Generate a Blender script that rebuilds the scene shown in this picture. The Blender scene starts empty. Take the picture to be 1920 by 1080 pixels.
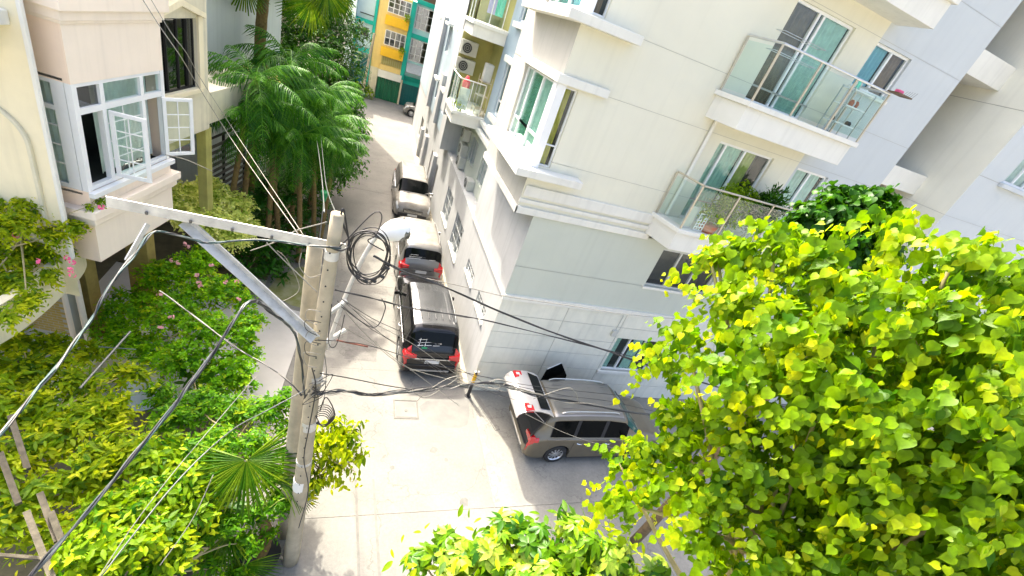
import bpy, math, random
import numpy as np
from mathutils import Matrix, Vector, Euler

# ------------------------------------------------------------------ camera, world, sun, exposure
SC = bpy.context.scene
COL = SC.collection
FPX = 829.81                                   # focal length in photo pixels (1920 wide)
CAMH = 10.0
def _rz(t): return np.array([[math.cos(t), -math.sin(t), 0], [math.sin(t), math.cos(t), 0], [0, 0, 1]])
def _rx(t): return np.array([[1, 0, 0], [0, math.cos(t), -math.sin(t)], [0, math.sin(t), math.cos(t)]])
RC = _rz(math.radians(-25.06)) @ _rx(math.radians(60.65)) @ _rz(math.radians(20.793))
cam_d = bpy.data.cameras.new('camera'); cam = bpy.data.objects.new('camera', cam_d); COL.objects.link(cam)
cam_d.sensor_width = 36.0; cam_d.lens = FPX / 1920 * 36; cam_d.clip_start = 0.05; cam_d.clip_end = 900
cam.matrix_world = Matrix.Translation((0, 0, CAMH)) @ Matrix(RC.tolist()).to_4x4()
SC.camera = cam
SUN_EL, SUN_AZ = 52.0, 21.0                     # azimuth measured from +Y towards -X
w = bpy.data.worlds.new('World'); SC.world = w; w.use_nodes = True
nt = w.node_tree; nt.nodes.clear()
sky = nt.nodes.new('ShaderNodeTexSky'); sky.sky_type = 'NISHITA'; sky.sun_disc = False
sky.sun_elevation = math.radians(SUN_EL); sky.sun_rotation = math.radians(-SUN_AZ)
sky.air_density = 0.8; sky.dust_density = 8.0; sky.ozone_density = 0.0
bg = nt.nodes.new('ShaderNodeBackground'); bg.inputs[1].default_value = 0.15
wo = nt.nodes.new('ShaderNodeOutputWorld')
nt.links.new(sky.outputs[0], bg.inputs[0]); nt.links.new(bg.outputs[0], wo.inputs[0])
sd = bpy.data.lights.new('sun', 'SUN'); sd.energy = 2.0; sd.angle = math.radians(0.9); sd.color = (1.0, 0.93, 0.80)
so = bpy.data.objects.new('sun', sd); COL.objects.link(so)
ce = math.cos(math.radians(SUN_EL))
sdir = Vector((-math.sin(math.radians(SUN_AZ)) * ce, math.cos(math.radians(SUN_AZ)) * ce, math.sin(math.radians(SUN_EL))))
so.rotation_euler = sdir.to_track_quat('Z', 'Y').to_euler(); so.location = (0, 0, 30)
SC.view_settings.view_transform = 'Standard'; SC.view_settings.look = 'None'
SC.view_settings.exposure = 2.34; SC.view_settings.gamma = 1.0; SC.view_settings.use_curve_mapping = False
SC.render.engine = 'CYCLES'
SC.cycles.max_bounces = 8; SC.cycles.diffuse_bounces = 4; SC.cycles.transparent_max_bounces = 24
SC.cycles.transmission_bounces = 4; SC.cycles.glossy_bounces = 3

R_ = random.Random(7)

# ------------------------------------------------------------------ sight lines onto real planes
O_ = np.array([0, 0, CAMH])
def ray(px, py): return RC @ np.array([(px - 960) / FPX, -(py - 540) / FPX, -1.0])
def atz(px, py, z): d = ray(px, py); return Vector(O_ + d * ((z - CAMH) / d[2]))
def atx(px, py, x): d = ray(px, py); return Vector(O_ + d * (x / d[0]))
def aty(px, py, y): d = ray(px, py); return Vector(O_ + d * (y / d[1]))
def atd(px, py, t): return Vector(O_ + ray(px, py) * t)
def project(P):
    v = (np.asarray(P, float) - O_) @ RC
    dz = np.maximum(-v[..., 2], 1e-3)
    return 960 + FPX * v[..., 0] / dz, 540 - FPX * v[..., 1] / dz, -v[..., 2]

# ------------------------------------------------------------------ materials
MATS = {}
def srgb(h):
    h = h.lstrip('#'); c = [int(h[i:i+2], 16) / 255 for i in (0, 2, 4)]
    return tuple(((x + .055) / 1.055) ** 2.4 if x > .04045 else x / 12.92 for x in c)
def mat(name, col, rough=.6, metal=0, spec=.5, var=0.0, vscale=3.0, var2=None, bump=0.0, bscale=40, coat=0, streak=0.0, trans=0, crack=0.0):
    m = bpy.data.materials.new(name); m.use_nodes = True; n = m.node_tree; b = n.nodes['Principled BSDF']
    b.inputs['Base Color'].default_value = (*col, 1); b.inputs['Roughness'].default_value = rough
    b.inputs['Metallic'].default_value = metal; b.inputs['Specular IOR Level'].default_value = spec
    b.inputs['Coat Weight'].default_value = coat; b.inputs['Coat Roughness'].default_value = .06
    geo = n.nodes.new('ShaderNodeNewGeometry')
    out = None
    if var > 0:
        no = n.nodes.new('ShaderNodeTexNoise'); no.inputs['Scale'].default_value = vscale; no.inputs['Detail'].default_value = 7; no.inputs['Roughness'].default_value = .62
        n.links.new(geo.outputs['Position'], no.inputs['Vector'])
        mp = n.nodes.new('ShaderNodeMapRange'); mp.inputs[1].default_value = .35; mp.inputs[2].default_value = .68
        n.links.new(no.outputs[0], mp.inputs[0])
        mx = n.nodes.new('ShaderNodeMix'); mx.data_type = 'RGBA'
        c2 = var2 if var2 else tuple(c * (1 - var) for c in col)
        mx.inputs[6].default_value = (*col, 1); mx.inputs[7].default_value = (*c2, 1)
        n.links.new(mp.outputs[0], mx.inputs[0]); out = mx.outputs[2]
    if streak > 0:
        mpg = n.nodes.new('ShaderNodeMapping'); mpg.inputs['Scale'].default_value = (5, 5, .22)
        n.links.new(geo.outputs['Position'], mpg.inputs[0])
        n2 = n.nodes.new('ShaderNodeTexNoise'); n2.inputs['Scale'].default_value = 1.3; n2.inputs['Detail'].default_value = 6
        n.links.new(mpg.outputs[0], n2.inputs['Vector'])
        mp2 = n.nodes.new('ShaderNodeMapRange'); mp2.inputs[1].default_value = .5; mp2.inputs[2].default_value = .78
        mp2.inputs[3].default_value = 1; mp2.inputs[4].default_value = 1 - streak
        n.links.new(n2.outputs[0], mp2.inputs[0])
        mm = n.nodes.new('ShaderNodeMix'); mm.data_type = 'RGBA'; mm.blend_type = 'MULTIPLY'; mm.inputs[0].default_value = 1
        if out: n.links.new(out, mm.inputs[6])
        else: mm.inputs[6].default_value = (*col, 1)
        n.links.new(mp2.outputs[0], mm.inputs[7]); out = mm.outputs[2]
    if crack > 0:
        vo = n.nodes.new('ShaderNodeTexVoronoi'); vo.feature = 'DISTANCE_TO_EDGE'; vo.inputs['Scale'].default_value = .42
        nz = n.nodes.new('ShaderNodeTexNoise'); nz.inputs['Scale'].default_value = 2.2; nz.inputs['Detail'].default_value = 6
        va = n.nodes.new('ShaderNodeVectorMath'); va.operation = 'MULTIPLY_ADD'; va.inputs[1].default_value = (.9, .9, .9)
        n.links.new(geo.outputs['Position'], nz.inputs['Vector']); n.links.new(nz.outputs['Color'], va.inputs[0]); n.links.new(geo.outputs['Position'], va.inputs[2]); n.links.new(va.outputs[0], vo.inputs['Vector'])
        mr = n.nodes.new('ShaderNodeMapRange'); mr.inputs[1].default_value = .0; mr.inputs[2].default_value = .007; mr.inputs[3].default_value = 1 - crack; mr.inputs[4].default_value = 1
        n.links.new(vo.outputs['Distance'], mr.inputs[0])
        sp = n.nodes.new('ShaderNodeTexNoise'); sp.inputs['Scale'].default_value = 14; sp.inputs['Detail'].default_value = 8; sp.inputs['Roughness'].default_value = .8
        n.links.new(geo.outputs['Position'], sp.inputs['Vector']); m3 = n.nodes.new('ShaderNodeMapRange'); m3.inputs[1].default_value = .35; m3.inputs[2].default_value = .65; m3.inputs[3].default_value = .84; m3.inputs[4].default_value = 1.10
        n.links.new(sp.outputs[0], m3.inputs[0]); mu = n.nodes.new('ShaderNodeMath'); mu.operation = 'MULTIPLY'; n.links.new(mr.outputs[0], mu.inputs[0]); n.links.new(m3.outputs[0], mu.inputs[1])
        mk = n.nodes.new('ShaderNodeMix'); mk.data_type = 'RGBA'; mk.blend_type = 'MULTIPLY'; mk.inputs[0].default_value = 1; n.links.new(out, mk.inputs[6]); n.links.new(mu.outputs[0], mk.inputs[7]); out = mk.outputs[2]
    if out: n.links.new(out, b.inputs['Base Color'])
    if bump > 0:
        nb = n.nodes.new('ShaderNodeTexNoise'); nb.inputs['Scale'].default_value = bscale; nb.inputs['Detail'].default_value = 4
        n.links.new(geo.outputs['Position'], nb.inputs['Vector'])
        bu = n.nodes.new('ShaderNodeBump'); bu.inputs['Strength'].default_value = bump; bu.inputs['Distance'].default_value = .01
        n.links.new(nb.outputs[0], bu.inputs['Height']); n.links.new(bu.outputs[0], b.inputs['Normal'])
    if trans:
        tr = n.nodes.new('ShaderNodeBsdfTranslucent'); tr.inputs[0].default_value = (*col, 1)
        ms = n.nodes.new('ShaderNodeMixShader'); ms.inputs[0].default_value = trans
        if out: n.links.new(out, tr.inputs[0])
        n.links.new(b.outputs[0], ms.inputs[1]); n.links.new(tr.outputs[0], ms.inputs[2])
        n.links.new(ms.outputs[0], n.nodes['Material Output'].inputs[0])
    MATS[name] = m
    return m
def glass(name, tint, alpha_mix=.35, rough=.03):
    """thin window glass: see-through tinted sheet with a glossy skin"""
    m = bpy.data.materials.new(name); m.use_nodes = True; n = m.node_tree; n.nodes.clear()
    o = n.nodes.new('ShaderNodeOutputMaterial'); t = n.nodes.new('ShaderNodeBsdfTransparent'); t.inputs[0].default_value = (*tint, 1)
    g = n.nodes.new('ShaderNodeBsdfGlossy'); g.inputs['Roughness'].default_value = rough; g.inputs[0].default_value = (.9, .95, 1, 1)
    lw = n.nodes.new('ShaderNodeLayerWeight'); lw.inputs[0].default_value = .5
    f = n.nodes.new('ShaderNodeMath'); f.operation = 'POWER'; f.inputs[1].default_value = 4.5; n.links.new(lw.outputs['Facing'], f.inputs[0])
    ad = n.nodes.new('ShaderNodeMath'); ad.operation = 'ADD'; ad.inputs[1].default_value = alpha_mix + .04; ad.use_clamp = True
    mx = n.nodes.new('ShaderNodeMixShader')
    n.links.new(f.outputs[0], ad.inputs[0]); n.links.new(ad.outputs[0], mx.inputs[0])
    n.links.new(t.outputs[0], mx.inputs[1]); n.links.new(g.outputs[0], mx.inputs[2]); n.links.new(mx.outputs[0], o.inputs[0])
    MATS[name] = m
    return m
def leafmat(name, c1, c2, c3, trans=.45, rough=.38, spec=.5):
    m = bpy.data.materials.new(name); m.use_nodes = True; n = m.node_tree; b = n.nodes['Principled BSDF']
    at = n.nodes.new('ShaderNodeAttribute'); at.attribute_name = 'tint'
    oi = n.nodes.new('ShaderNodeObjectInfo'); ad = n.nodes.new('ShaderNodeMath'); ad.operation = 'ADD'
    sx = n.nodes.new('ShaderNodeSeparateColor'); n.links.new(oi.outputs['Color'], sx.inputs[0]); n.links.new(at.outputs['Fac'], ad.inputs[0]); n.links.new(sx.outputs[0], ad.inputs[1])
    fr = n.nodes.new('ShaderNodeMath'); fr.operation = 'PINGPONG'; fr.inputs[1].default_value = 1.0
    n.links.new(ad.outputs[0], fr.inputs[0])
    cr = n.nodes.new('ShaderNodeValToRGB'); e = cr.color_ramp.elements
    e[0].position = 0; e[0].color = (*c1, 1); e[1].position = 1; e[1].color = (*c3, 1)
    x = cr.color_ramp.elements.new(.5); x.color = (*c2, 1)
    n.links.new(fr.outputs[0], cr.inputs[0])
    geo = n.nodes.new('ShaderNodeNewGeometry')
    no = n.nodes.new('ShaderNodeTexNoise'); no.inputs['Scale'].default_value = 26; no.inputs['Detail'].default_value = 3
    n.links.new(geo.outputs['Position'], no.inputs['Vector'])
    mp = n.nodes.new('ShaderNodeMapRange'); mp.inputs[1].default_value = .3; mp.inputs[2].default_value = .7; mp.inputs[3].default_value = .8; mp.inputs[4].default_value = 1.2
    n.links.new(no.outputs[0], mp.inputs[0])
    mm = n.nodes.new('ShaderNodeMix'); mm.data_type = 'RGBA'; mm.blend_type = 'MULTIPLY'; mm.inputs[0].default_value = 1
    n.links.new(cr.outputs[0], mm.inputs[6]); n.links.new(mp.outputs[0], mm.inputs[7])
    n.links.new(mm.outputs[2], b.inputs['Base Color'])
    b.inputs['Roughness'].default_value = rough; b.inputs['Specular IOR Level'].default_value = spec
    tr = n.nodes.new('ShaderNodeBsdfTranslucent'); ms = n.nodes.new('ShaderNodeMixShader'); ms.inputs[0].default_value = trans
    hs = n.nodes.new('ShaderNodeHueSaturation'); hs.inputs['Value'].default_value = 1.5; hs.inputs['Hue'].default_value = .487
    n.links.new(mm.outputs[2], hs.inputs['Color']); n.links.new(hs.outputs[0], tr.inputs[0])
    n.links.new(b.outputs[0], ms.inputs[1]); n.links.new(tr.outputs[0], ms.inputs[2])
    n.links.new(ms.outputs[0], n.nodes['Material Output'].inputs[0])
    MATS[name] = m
    return m

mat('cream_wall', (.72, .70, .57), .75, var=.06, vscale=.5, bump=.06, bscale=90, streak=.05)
mat('cream_sun_dimmed', (.44, .43, .38), .75, var=.10, vscale=.9, bump=.06, bscale=90, streak=.12)  # cream wall colour dimmed for the sunlit face of the overhang
mat('cream_trim', (.74, .73, .66), .7, var=.07, vscale=1.5, bump=.05, streak=.10)
mat('sage_wall', (.53, .56, .48), .75, var=.06, vscale=.5, bump=.06, bscale=90, streak=.05)
mat('white_wall', (.47, .48, .475), .75, var=.14, vscale=1.0, bump=.06, bscale=80, streak=.14)
mat('tile_panel', (.78, .765, .65), .5, var=.13, vscale=1.6, var2=(.66, .66, .56), bump=.05, bscale=30, streak=.12)
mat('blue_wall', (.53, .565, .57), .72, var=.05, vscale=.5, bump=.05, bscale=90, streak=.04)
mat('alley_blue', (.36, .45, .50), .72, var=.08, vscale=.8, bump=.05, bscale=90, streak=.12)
mat('shade_beige', (.80, .79, .68), .75, var=.08, vscale=.8, bump=.05, streak=.08)
mat('olive_wall', (.38, .36, .12), .8, var=.15, vscale=2)
mat('groove', (.36, .36, .32), .9)
mat('window_white', (.78, .79, .78), .35, var=.04, vscale=4)
mat('window_grey', (.55, .57, .56), .4, metal=.3, var=.08)
mat('alu', (.62, .63, .62), .3, metal=.8, var=.1, vscale=6)
mat('rail_beige', (.56, .50, .38), .4, metal=.4, var=.15, vscale=8)
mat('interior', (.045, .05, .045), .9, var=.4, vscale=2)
mat('curtain_green', (.62, .86, .76), .8, var=.22, vscale=5, trans=.35)
mat('curtain_white', (.74, .84, .78), .8, var=.15, vscale=5, trans=.3)
mat('curtain_yellow', (.62, .56, .10), .8, var=.3, vscale=8, trans=.3)
mat('curtain_blue', (.22, .55, .66), .7, var=.12, vscale=4, trans=.3)
mat('curtain_olive', (.55, .58, .14), .8, var=.35, vscale=5, trans=.25)
mat('curtain_brown', (.20, .13, .08), .8, var=.3, vscale=6)
glass('pane_clear', (.88, .95, .93), .02)
glass('pane_green', (.80, .93, .88), .04)
glass('pane_dark', (.22, .22, .17), .10)
glass('rail_glass', (.82, .93, .90), .04)
mat('concrete_road', (.212, .204, .180), .9, var=.25, vscale=.7, var2=(.16, .157, .14), bump=.25, bscale=55, crack=.3)
mat('driveway_concrete', (.44, .43, .40), .9, var=.15, vscale=1.0, bump=.2)
mat('concrete_lightened', (.25, .243, .212), .9, var=.25, vscale=1.1, var2=(.185, .183, .162), bump=.3, bscale=40, crack=.3)  # same concrete as the road, lightened for the slabs in shade
mat('ground_earth', (.30, .29, .24), .95, var=.3, vscale=.6, bump=.3)
mat('soil', (.11, .10, .05), .95, var=.4, vscale=3, bump=.5)
mat('kerb_cream', (.37, .34, .26), .85, var=.12, vscale=2, bump=.2)
mat('moss', (.12, .14, .03), .95, var=.4, vscale=5)
mat('iron', (.16, .155, .14), .7, metal=.5, var=.3, vscale=9)
mat('black_iron', (.025, .025, .025), .5, metal=.5)
mat('pole_concrete', (.43, .37, .26), .85, var=.25, vscale=4, var2=(.30, .27, .19), bump=.4, bscale=50, streak=.2)
mat('galvanised', (.60, .60, .57), .5, metal=.35, var=.3, vscale=7, bump=.1, streak=.1)
mat('cable_black', (.018, .018, .02), .45, var=.3, vscale=20)
mat('cable_green', (.015, .05, .05), .5)
mat('cable_silver', (.12, .13, .125), .4, metal=.4, var=.3, vscale=15)
mat('cable_cream', (.26, .25, .21), .6, var=.3, vscale=15)
mat('cable_rust', (.24, .08, .05), .6, var=.5, vscale=20)
mat('lamp_white', (.72, .74, .75), .3, coat=.3)
mat('black_rubber', (.02, .02, .02), .75, bump=.2)
mat('plastic_black', (.022, .022, .024), .5)
mat('alloy', (.60, .61, .62), .28, metal=.85)
mat('chrome', (.75, .76, .77), .12, metal=1)
mat('car_black', (.006, .006, .007), .2, coat=.5, spec=.3)
mat('car_black_sheen', (.10, .105, .11), .25, metal=.7, coat=.6)  # black paint lightened to stand for sky reflected in the roof
mat('car_grey_roof', (.30, .29, .27), .3, metal=.7, coat=.5, var=.1)
mat('car_grey', (.17, .145, .10), .32, metal=.4, coat=.4, var=.15, vscale=3)
mat('car_silver', (.22, .215, .205), .3, metal=.5, coat=.6, var=.1)
mat('tailgate_lit', (.52, .51, .49), .3, metal=.3, coat=.6, var=.1)  # brown grey paint lightened where the raised tailgate catches light
mat('car_white', (.24, .23, .21), .4, metal=.1, coat=.4, var=.28, vscale=5, var2=(.17, .155, .125))
mat('car_glass', (.003, .004, .004), .10, spec=.14)
mat('car_glass_green', (.012, .085, .07), .08, spec=.3)
mat('tail_red', (.50, .008, .012), .15, coat=1)
mat('head_clear', (.55, .58, .60), .12, coat=1)
mat('plate_white', (.62, .62, .60), .5)
mat('peach_wall', (.90, .72, .56), .75, var=.06, vscale=1, bump=.08, bscale=70, streak=.08)
mat('peach_pale', (.86, .75, .62), .75, var=.06, vscale=1, bump=.08, bscale=70, streak=.08)  # same plaster, coloured paler for the face that gets more light
mat('yellow_wall', (.80, .72, .50), .78, var=.1, vscale=1.2, bump=.1, streak=.12)
mat('aged_cream', (.70, .65, .48), .8, var=.2, vscale=1.5, var2=(.56, .53, .40), bump=.1, streak=.22)
mat('yellow_pillar', (.44, .42, .12), .8, var=.2, vscale=3, streak=.2)
mat('brick_yellow', (.42, .31, .08), .85, var=.3, vscale=4, bump=.3)
mat('grey_white_wall', (.56, .60, .60), .6, var=.08, vscale=.8, streak=.1)
mat('roof_gold', (.42, .36, .06), .7, var=.3, vscale=3)
mat('far_yellow', (.72, .55, .20), .8, var=.08, streak=.1)
mat('far_yellow_strong', (.78, .46, .02), .8, var=.08)
mat('far_teal', (.0, .38, .30), .7, var=.1)
mat('far_cyan', (.36, .62, .64), .8, var=.08)
mat('far_pale', (.50, .64, .68), .8, var=.08)
mat('far_green_door', (.0, .13, .055), .5, var=.15, vscale=2)
mat('far_teal_door', (.0, .12, .12), .5, var=.15, vscale=2)
mat('dark_gap', (.03, .03, .03), .9)
mat('ac_white', (.52, .53, .48), .5, var=.12, vscale=5)
mat('paint_yellow', (.75, .42, .01), .5)
mat('green_plastic', (.0, .22, .07), .45)
mat('terracotta', (.42, .13, .06), .8)
mat('pot_black', (.02, .02, .02), .6)
mat('bark', (.17, .12, .06), .9, var=.4, vscale=9, bump=.5)
mat('palm_bark', (.22, .15, .05), .9, var=.5, vscale=14, bump=.6)
mat('twig', (.38, .32, .15), .8, var=.3, vscale=10)
mat('palm_green_stem', (.22, .28, .04), .6, var=.2, vscale=8)
mat('pink_flower', (.85, .16, .34), .7, trans=.3)
mat('cloth_red', (.6, .03, .05), .8)
mat('cloth_lilac', (.5, .42, .6), .8)
mat('cloth_mint', (.15, .6, .42), .8)
mat('wood_brown', (.15, .10, .05), .7, var=.3, vscale=8)
mat('sign_white', (.7, .7, .68), .5)
mat('old_wood', (.12, .105, .07), .9, var=.5, vscale=12, bump=.4)
mat('awning_grey', (.40, .43, .42), .6, var=.2, vscale=5)

leafmat('leaf_bodhi', (.045, .15, .0005), (.20, .34, .001), (.62, .58, .003), .55, rough=.45, spec=.25)
leafmat('leaf_dark', (.006, .05, .001), (.03, .12, .002), (.10, .28, .004), .35, spec=.2)
leafmat('leaf_palm', (.004, .06, .001), (.02, .12, .003), (.09, .26, .008), .3, rough=.45, spec=.25)
leafmat('leaf_fan', (.015, .08, .002), (.05, .15, .004), (.16, .25, .01), .4, spec=.3)
leafmat('leaf_hedge', (.03, .11, .0005), (.22, .36, .001), (.60, .60, .012), .5, rough=.5, spec=.2)
leafmat('leaf_fresh', (.012, .09, .0005), (.10, .28, .001), (.38, .54, .004), .5, rough=.5, spec=.2)
leafmat('leaf_bright', (.03, .15, .0005), (.18, .42, .001), (.48, .66, .006), .5, rough=.5, spec=.2)
leafmat('leaf_variegated', (.22, .38, .01), (.80, .82, .20), (.95, .94, .52), .3, rough=.5, spec=.25)
leafmat('leaf_lemon', (.04, .13, .0005), (.33, .42, .001), (.78, .70, .02), .5, rough=.5, spec=.2)
leafmat('leaf_scheff', (.015, .09, .001), (.15, .30, .005), (.56, .60, .10), .35, spec=.3)

# ------------------------------------------------------------------ object helpers
def origin_of(p):
    o = Vector((0, 0, 0))
    while p is not None:
        o += p.location; p = p.parent
    return o
class MB:
    def __init__(s): s.v = []; s.f = []
    def add(s, vs, fs):
        b = len(s.v); s.v += [tuple(x) for x in vs]; s.f += [tuple(i + b for i in f) for f in fs]; return s
    def box(s, x0, x1, y0, y1, z0, z1, M=None):
        vs = [(x, y, z) for z in (z0, z1) for y in (y0, y1) for x in (x0, x1)]
        if M is not None: vs = [tuple(M @ Vector(v)) for v in vs]
        return s.add(vs, [(0, 2, 3, 1), (4, 5, 7, 6), (0, 1, 5, 4), (2, 6, 7, 3), (0, 4, 6, 2), (1, 3, 7, 5)])
    def bar(s, a, b, w, h, up=(0, 0, 1)):
        a = Vector(a); b = Vector(b); d = (b - a).normalized(); u = Vector(up)
        if abs(d.dot(u)) > .98: u = Vector((1, 0, 0))
        r = d.cross(u).normalized(); u = r.cross(d)
        vs = [p + r * (i * w / 2) + u * (j * h / 2) for p in (a, b) for j in (-1, 1) for i in (-1, 1)]
        return s.add(vs, [(0, 1, 3, 2), (4, 6, 7, 5), (0, 4, 5, 1), (2, 3, 7, 6), (0, 2, 6, 4), (1, 5, 7, 3)])
    def tube(s, pts, r, n=6, caps=True):
        pts = [Vector(p) for p in pts]; rr = r if isinstance(r, (list, tuple)) else [r] * len(pts)
        vs = []; fs = []; prev = None
        for i, p in enumerate(pts):
            d = (pts[min(i + 1, len(pts) - 1)] - pts[max(i - 1, 0)])
            d = d.normalized() if d.length > 1e-9 else Vector((0, 0, 1))
            if prev is None:
                u = Vector((0, 0, 1)) if abs(d.z) < .9 else Vector((1, 0, 0)); r0 = d.cross(u).normalized()
            else:
                r0 = (prev - d * prev.dot(d)); r0 = r0.normalized() if r0.length > 1e-6 else d.orthogonal().normalized()
            prev = r0; u0 = d.cross(r0)
            for k in range(n):
                a = 2 * math.pi * k / n; vs.append(p + (r0 * math.cos(a) + u0 * math.sin(a)) * rr[i])
        for i in range(len(pts) - 1):
            for k in range(n):
                a = i * n + k; b = i * n + (k + 1) % n; fs.append((a, b, b + n, a + n))
        if caps: fs.append(tuple(range(n - 1, -1, -1))); fs.append(tuple((len(pts) - 1) * n + k for k in range(n)))
        return s.add(vs, fs)
    def quad(s, a, b, c, d): return s.add([a, b, c, d], [(0, 1, 2, 3)])
    def prism(s, poly, z0, z1):
        n = len(poly); vs = [(x, y, z0) for x, y in poly] + [(x, y, z1) for x, y in poly]
        fs = [tuple(range(n - 1, -1, -1)), tuple(range(n, 2 * n))] + [(i, (i + 1) % n, n + (i + 1) % n, n + i) for i in range(n)]
        return s.add(vs, fs)
    def build(s, name, m, parent=None, smooth=False, bevel=0, local=False, kind=None, seg=2):
        me = bpy.data.meshes.new(name)
        o = Vector((0, 0, 0))
        if parent is not None and not local: o = origin_of(parent)
        elif parent is None and not local and s.v:
            a = np.array(s.v); o = Vector(((a[:, 0].min() + a[:, 0].max()) / 2, (a[:, 1].min() + a[:, 1].max()) / 2, a[:, 2].min()))
        vs = [(x - o.x, y - o.y, z - o.z) for x, y, z in s.v]
        me.from_pydata(vs, [], s.f); me.update()
        if m: me.materials.append(MATS[m] if isinstance(m, str) else m)
        ob = bpy.data.objects.new(name, me); COL.objects.link(ob)
        if parent is not None: ob.parent = parent
        elif not local: ob.location = o
        if smooth:
            me.shade_smooth()
        if bevel > 0:
            bm = ob.modifiers.new('bevel', 'BEVEL'); bm.width = bevel; bm.segments = seg; bm.limit_method = 'ANGLE'; bm.angle_limit = math.radians(40)
        if kind: ob['kind'] = kind
        return ob
def thing(name, label, cat, loc=(0, 0, 0), rz=0, group=None):
    o = bpy.data.objects.new(name, None); COL.objects.link(o); o.location = loc; o.rotation_euler = (0, 0, rz)
    o.empty_display_size = .2
    o['label'] = label; o['category'] = cat
    if group: o['group'] = group
    return o
def tag(o, label, cat, group=None):
    o['label'] = label; o['category'] = cat
    if group: o['group'] = group
    return o
def spline(pts, n=8):
    P = [Vector(p) for p in pts]; out = []
    for i in range(len(P) - 1):
        p0 = P[max(i - 1, 0)]; p1 = P[i]; p2 = P[i + 1]; p3 = P[min(i + 2, len(P) - 1)]
        for k in range(n):
            t = k / n
            out.append(.5 * ((2 * p1) + (p2 - p0) * t + (2 * p0 - 5 * p1 + 4 * p2 - p3) * t * t + (3 * p1 - p0 - 3 * p2 + p3) * t ** 3))
    out.append(P[-1]); return out

# a wall plane: origin P, horizontal unit a, up z; outward normal nrm
class Plane:
    def __init__(s, P, a, nrm): s.P = Vector(P); s.a = Vector(a).normalized(); s.n = Vector(nrm).normalized()
    def p(s, u, z, d=0): return Vector((s.P.x, s.P.y, 0)) + s.a * u + s.n * d + Vector((0, 0, z))
def wall(pl, u0, u1, z0, z1, holes, name, m, parent, depth=.16):
    mb = MB(); us = sorted({u0, u1, *[h[0] for h in holes], *[h[1] for h in holes]}); zs = sorted({z0, z1, *[h[2] for h in holes], *[h[3] for h in holes]})
    us = [u for u in us if u0 <= u <= u1]; zs = [z for z in zs if z0 <= z <= z1]
    for i in range(len(us) - 1):
        for j in range(len(zs) - 1):
            cu = (us[i] + us[i+1]) / 2; cz = (zs[j] + zs[j+1]) / 2
            if any(h[0] < cu < h[1] and h[2] < cz < h[3] for h in holes): continue
            mb.quad(pl.p(us[i], zs[j]), pl.p(us[i+1], zs[j]), pl.p(us[i+1], zs[j+1]), pl.p(us[i], zs[j+1]))
    for a, b, c, d in holes:
        a = max(a, u0); b = min(b, u1); c2 = max(c, z0); d2 = min(d, z1)
        if c2 >= d2 or a >= b: continue
        mb.quad(pl.p(a, c2), pl.p(a, d2), pl.p(a, d2, -depth), pl.p(a, c2, -depth))
        mb.quad(pl.p(b, c2), pl.p(b, c2, -depth), pl.p(b, d2, -depth), pl.p(b, d2))
        if c >= z0: mb.quad(pl.p(a, c), pl.p(a, c, -depth), pl.p(b, c, -depth), pl.p(b, c))
        if d <= z1: mb.quad(pl.p(a, d), pl.p(b, d), pl.p(b, d, -depth), pl.p(a, d, -depth))
    return mb.build(name, m, parent)
def pbox(mb, pl, u0, u1, z0, z1, d0, d1):
    vs = [pl.p(u, z, d) for d in (d0, d1) for z in (z0, z1) for u in (u0, u1)]
    mb.add(vs, [(0, 1, 3, 2), (4, 6, 7, 5), (0, 4, 5, 1), (2, 3, 7, 6), (0, 2, 6, 4), (1, 5, 7, 3)])
def curtain(pl, u0, u1, z0, z1, d, m, parent, waves=None, amp=.025, seed=0):
    rr = random.Random(seed); n = max(8, int((u1 - u0) / .025)); mb = MB(); vs = []
    ph = rr.random() * 6; k = 2 * math.pi / .13
    for i in range(n + 1):
        u = u0 + (u1 - u0) * i / n; dd = d + amp * math.sin(k * (u - u0) + ph + .8 * math.sin(3.1 * u + ph))
        vs += [pl.p(u, z0, dd * .9), pl.p(u, z1, dd)]
    mb.add(vs, [(2 * i, 2 * i + 2, 2 * i + 3, 2 * i + 1) for i in range(n)])
    return mb.build('curtain', m, parent, smooth=True)
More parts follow.
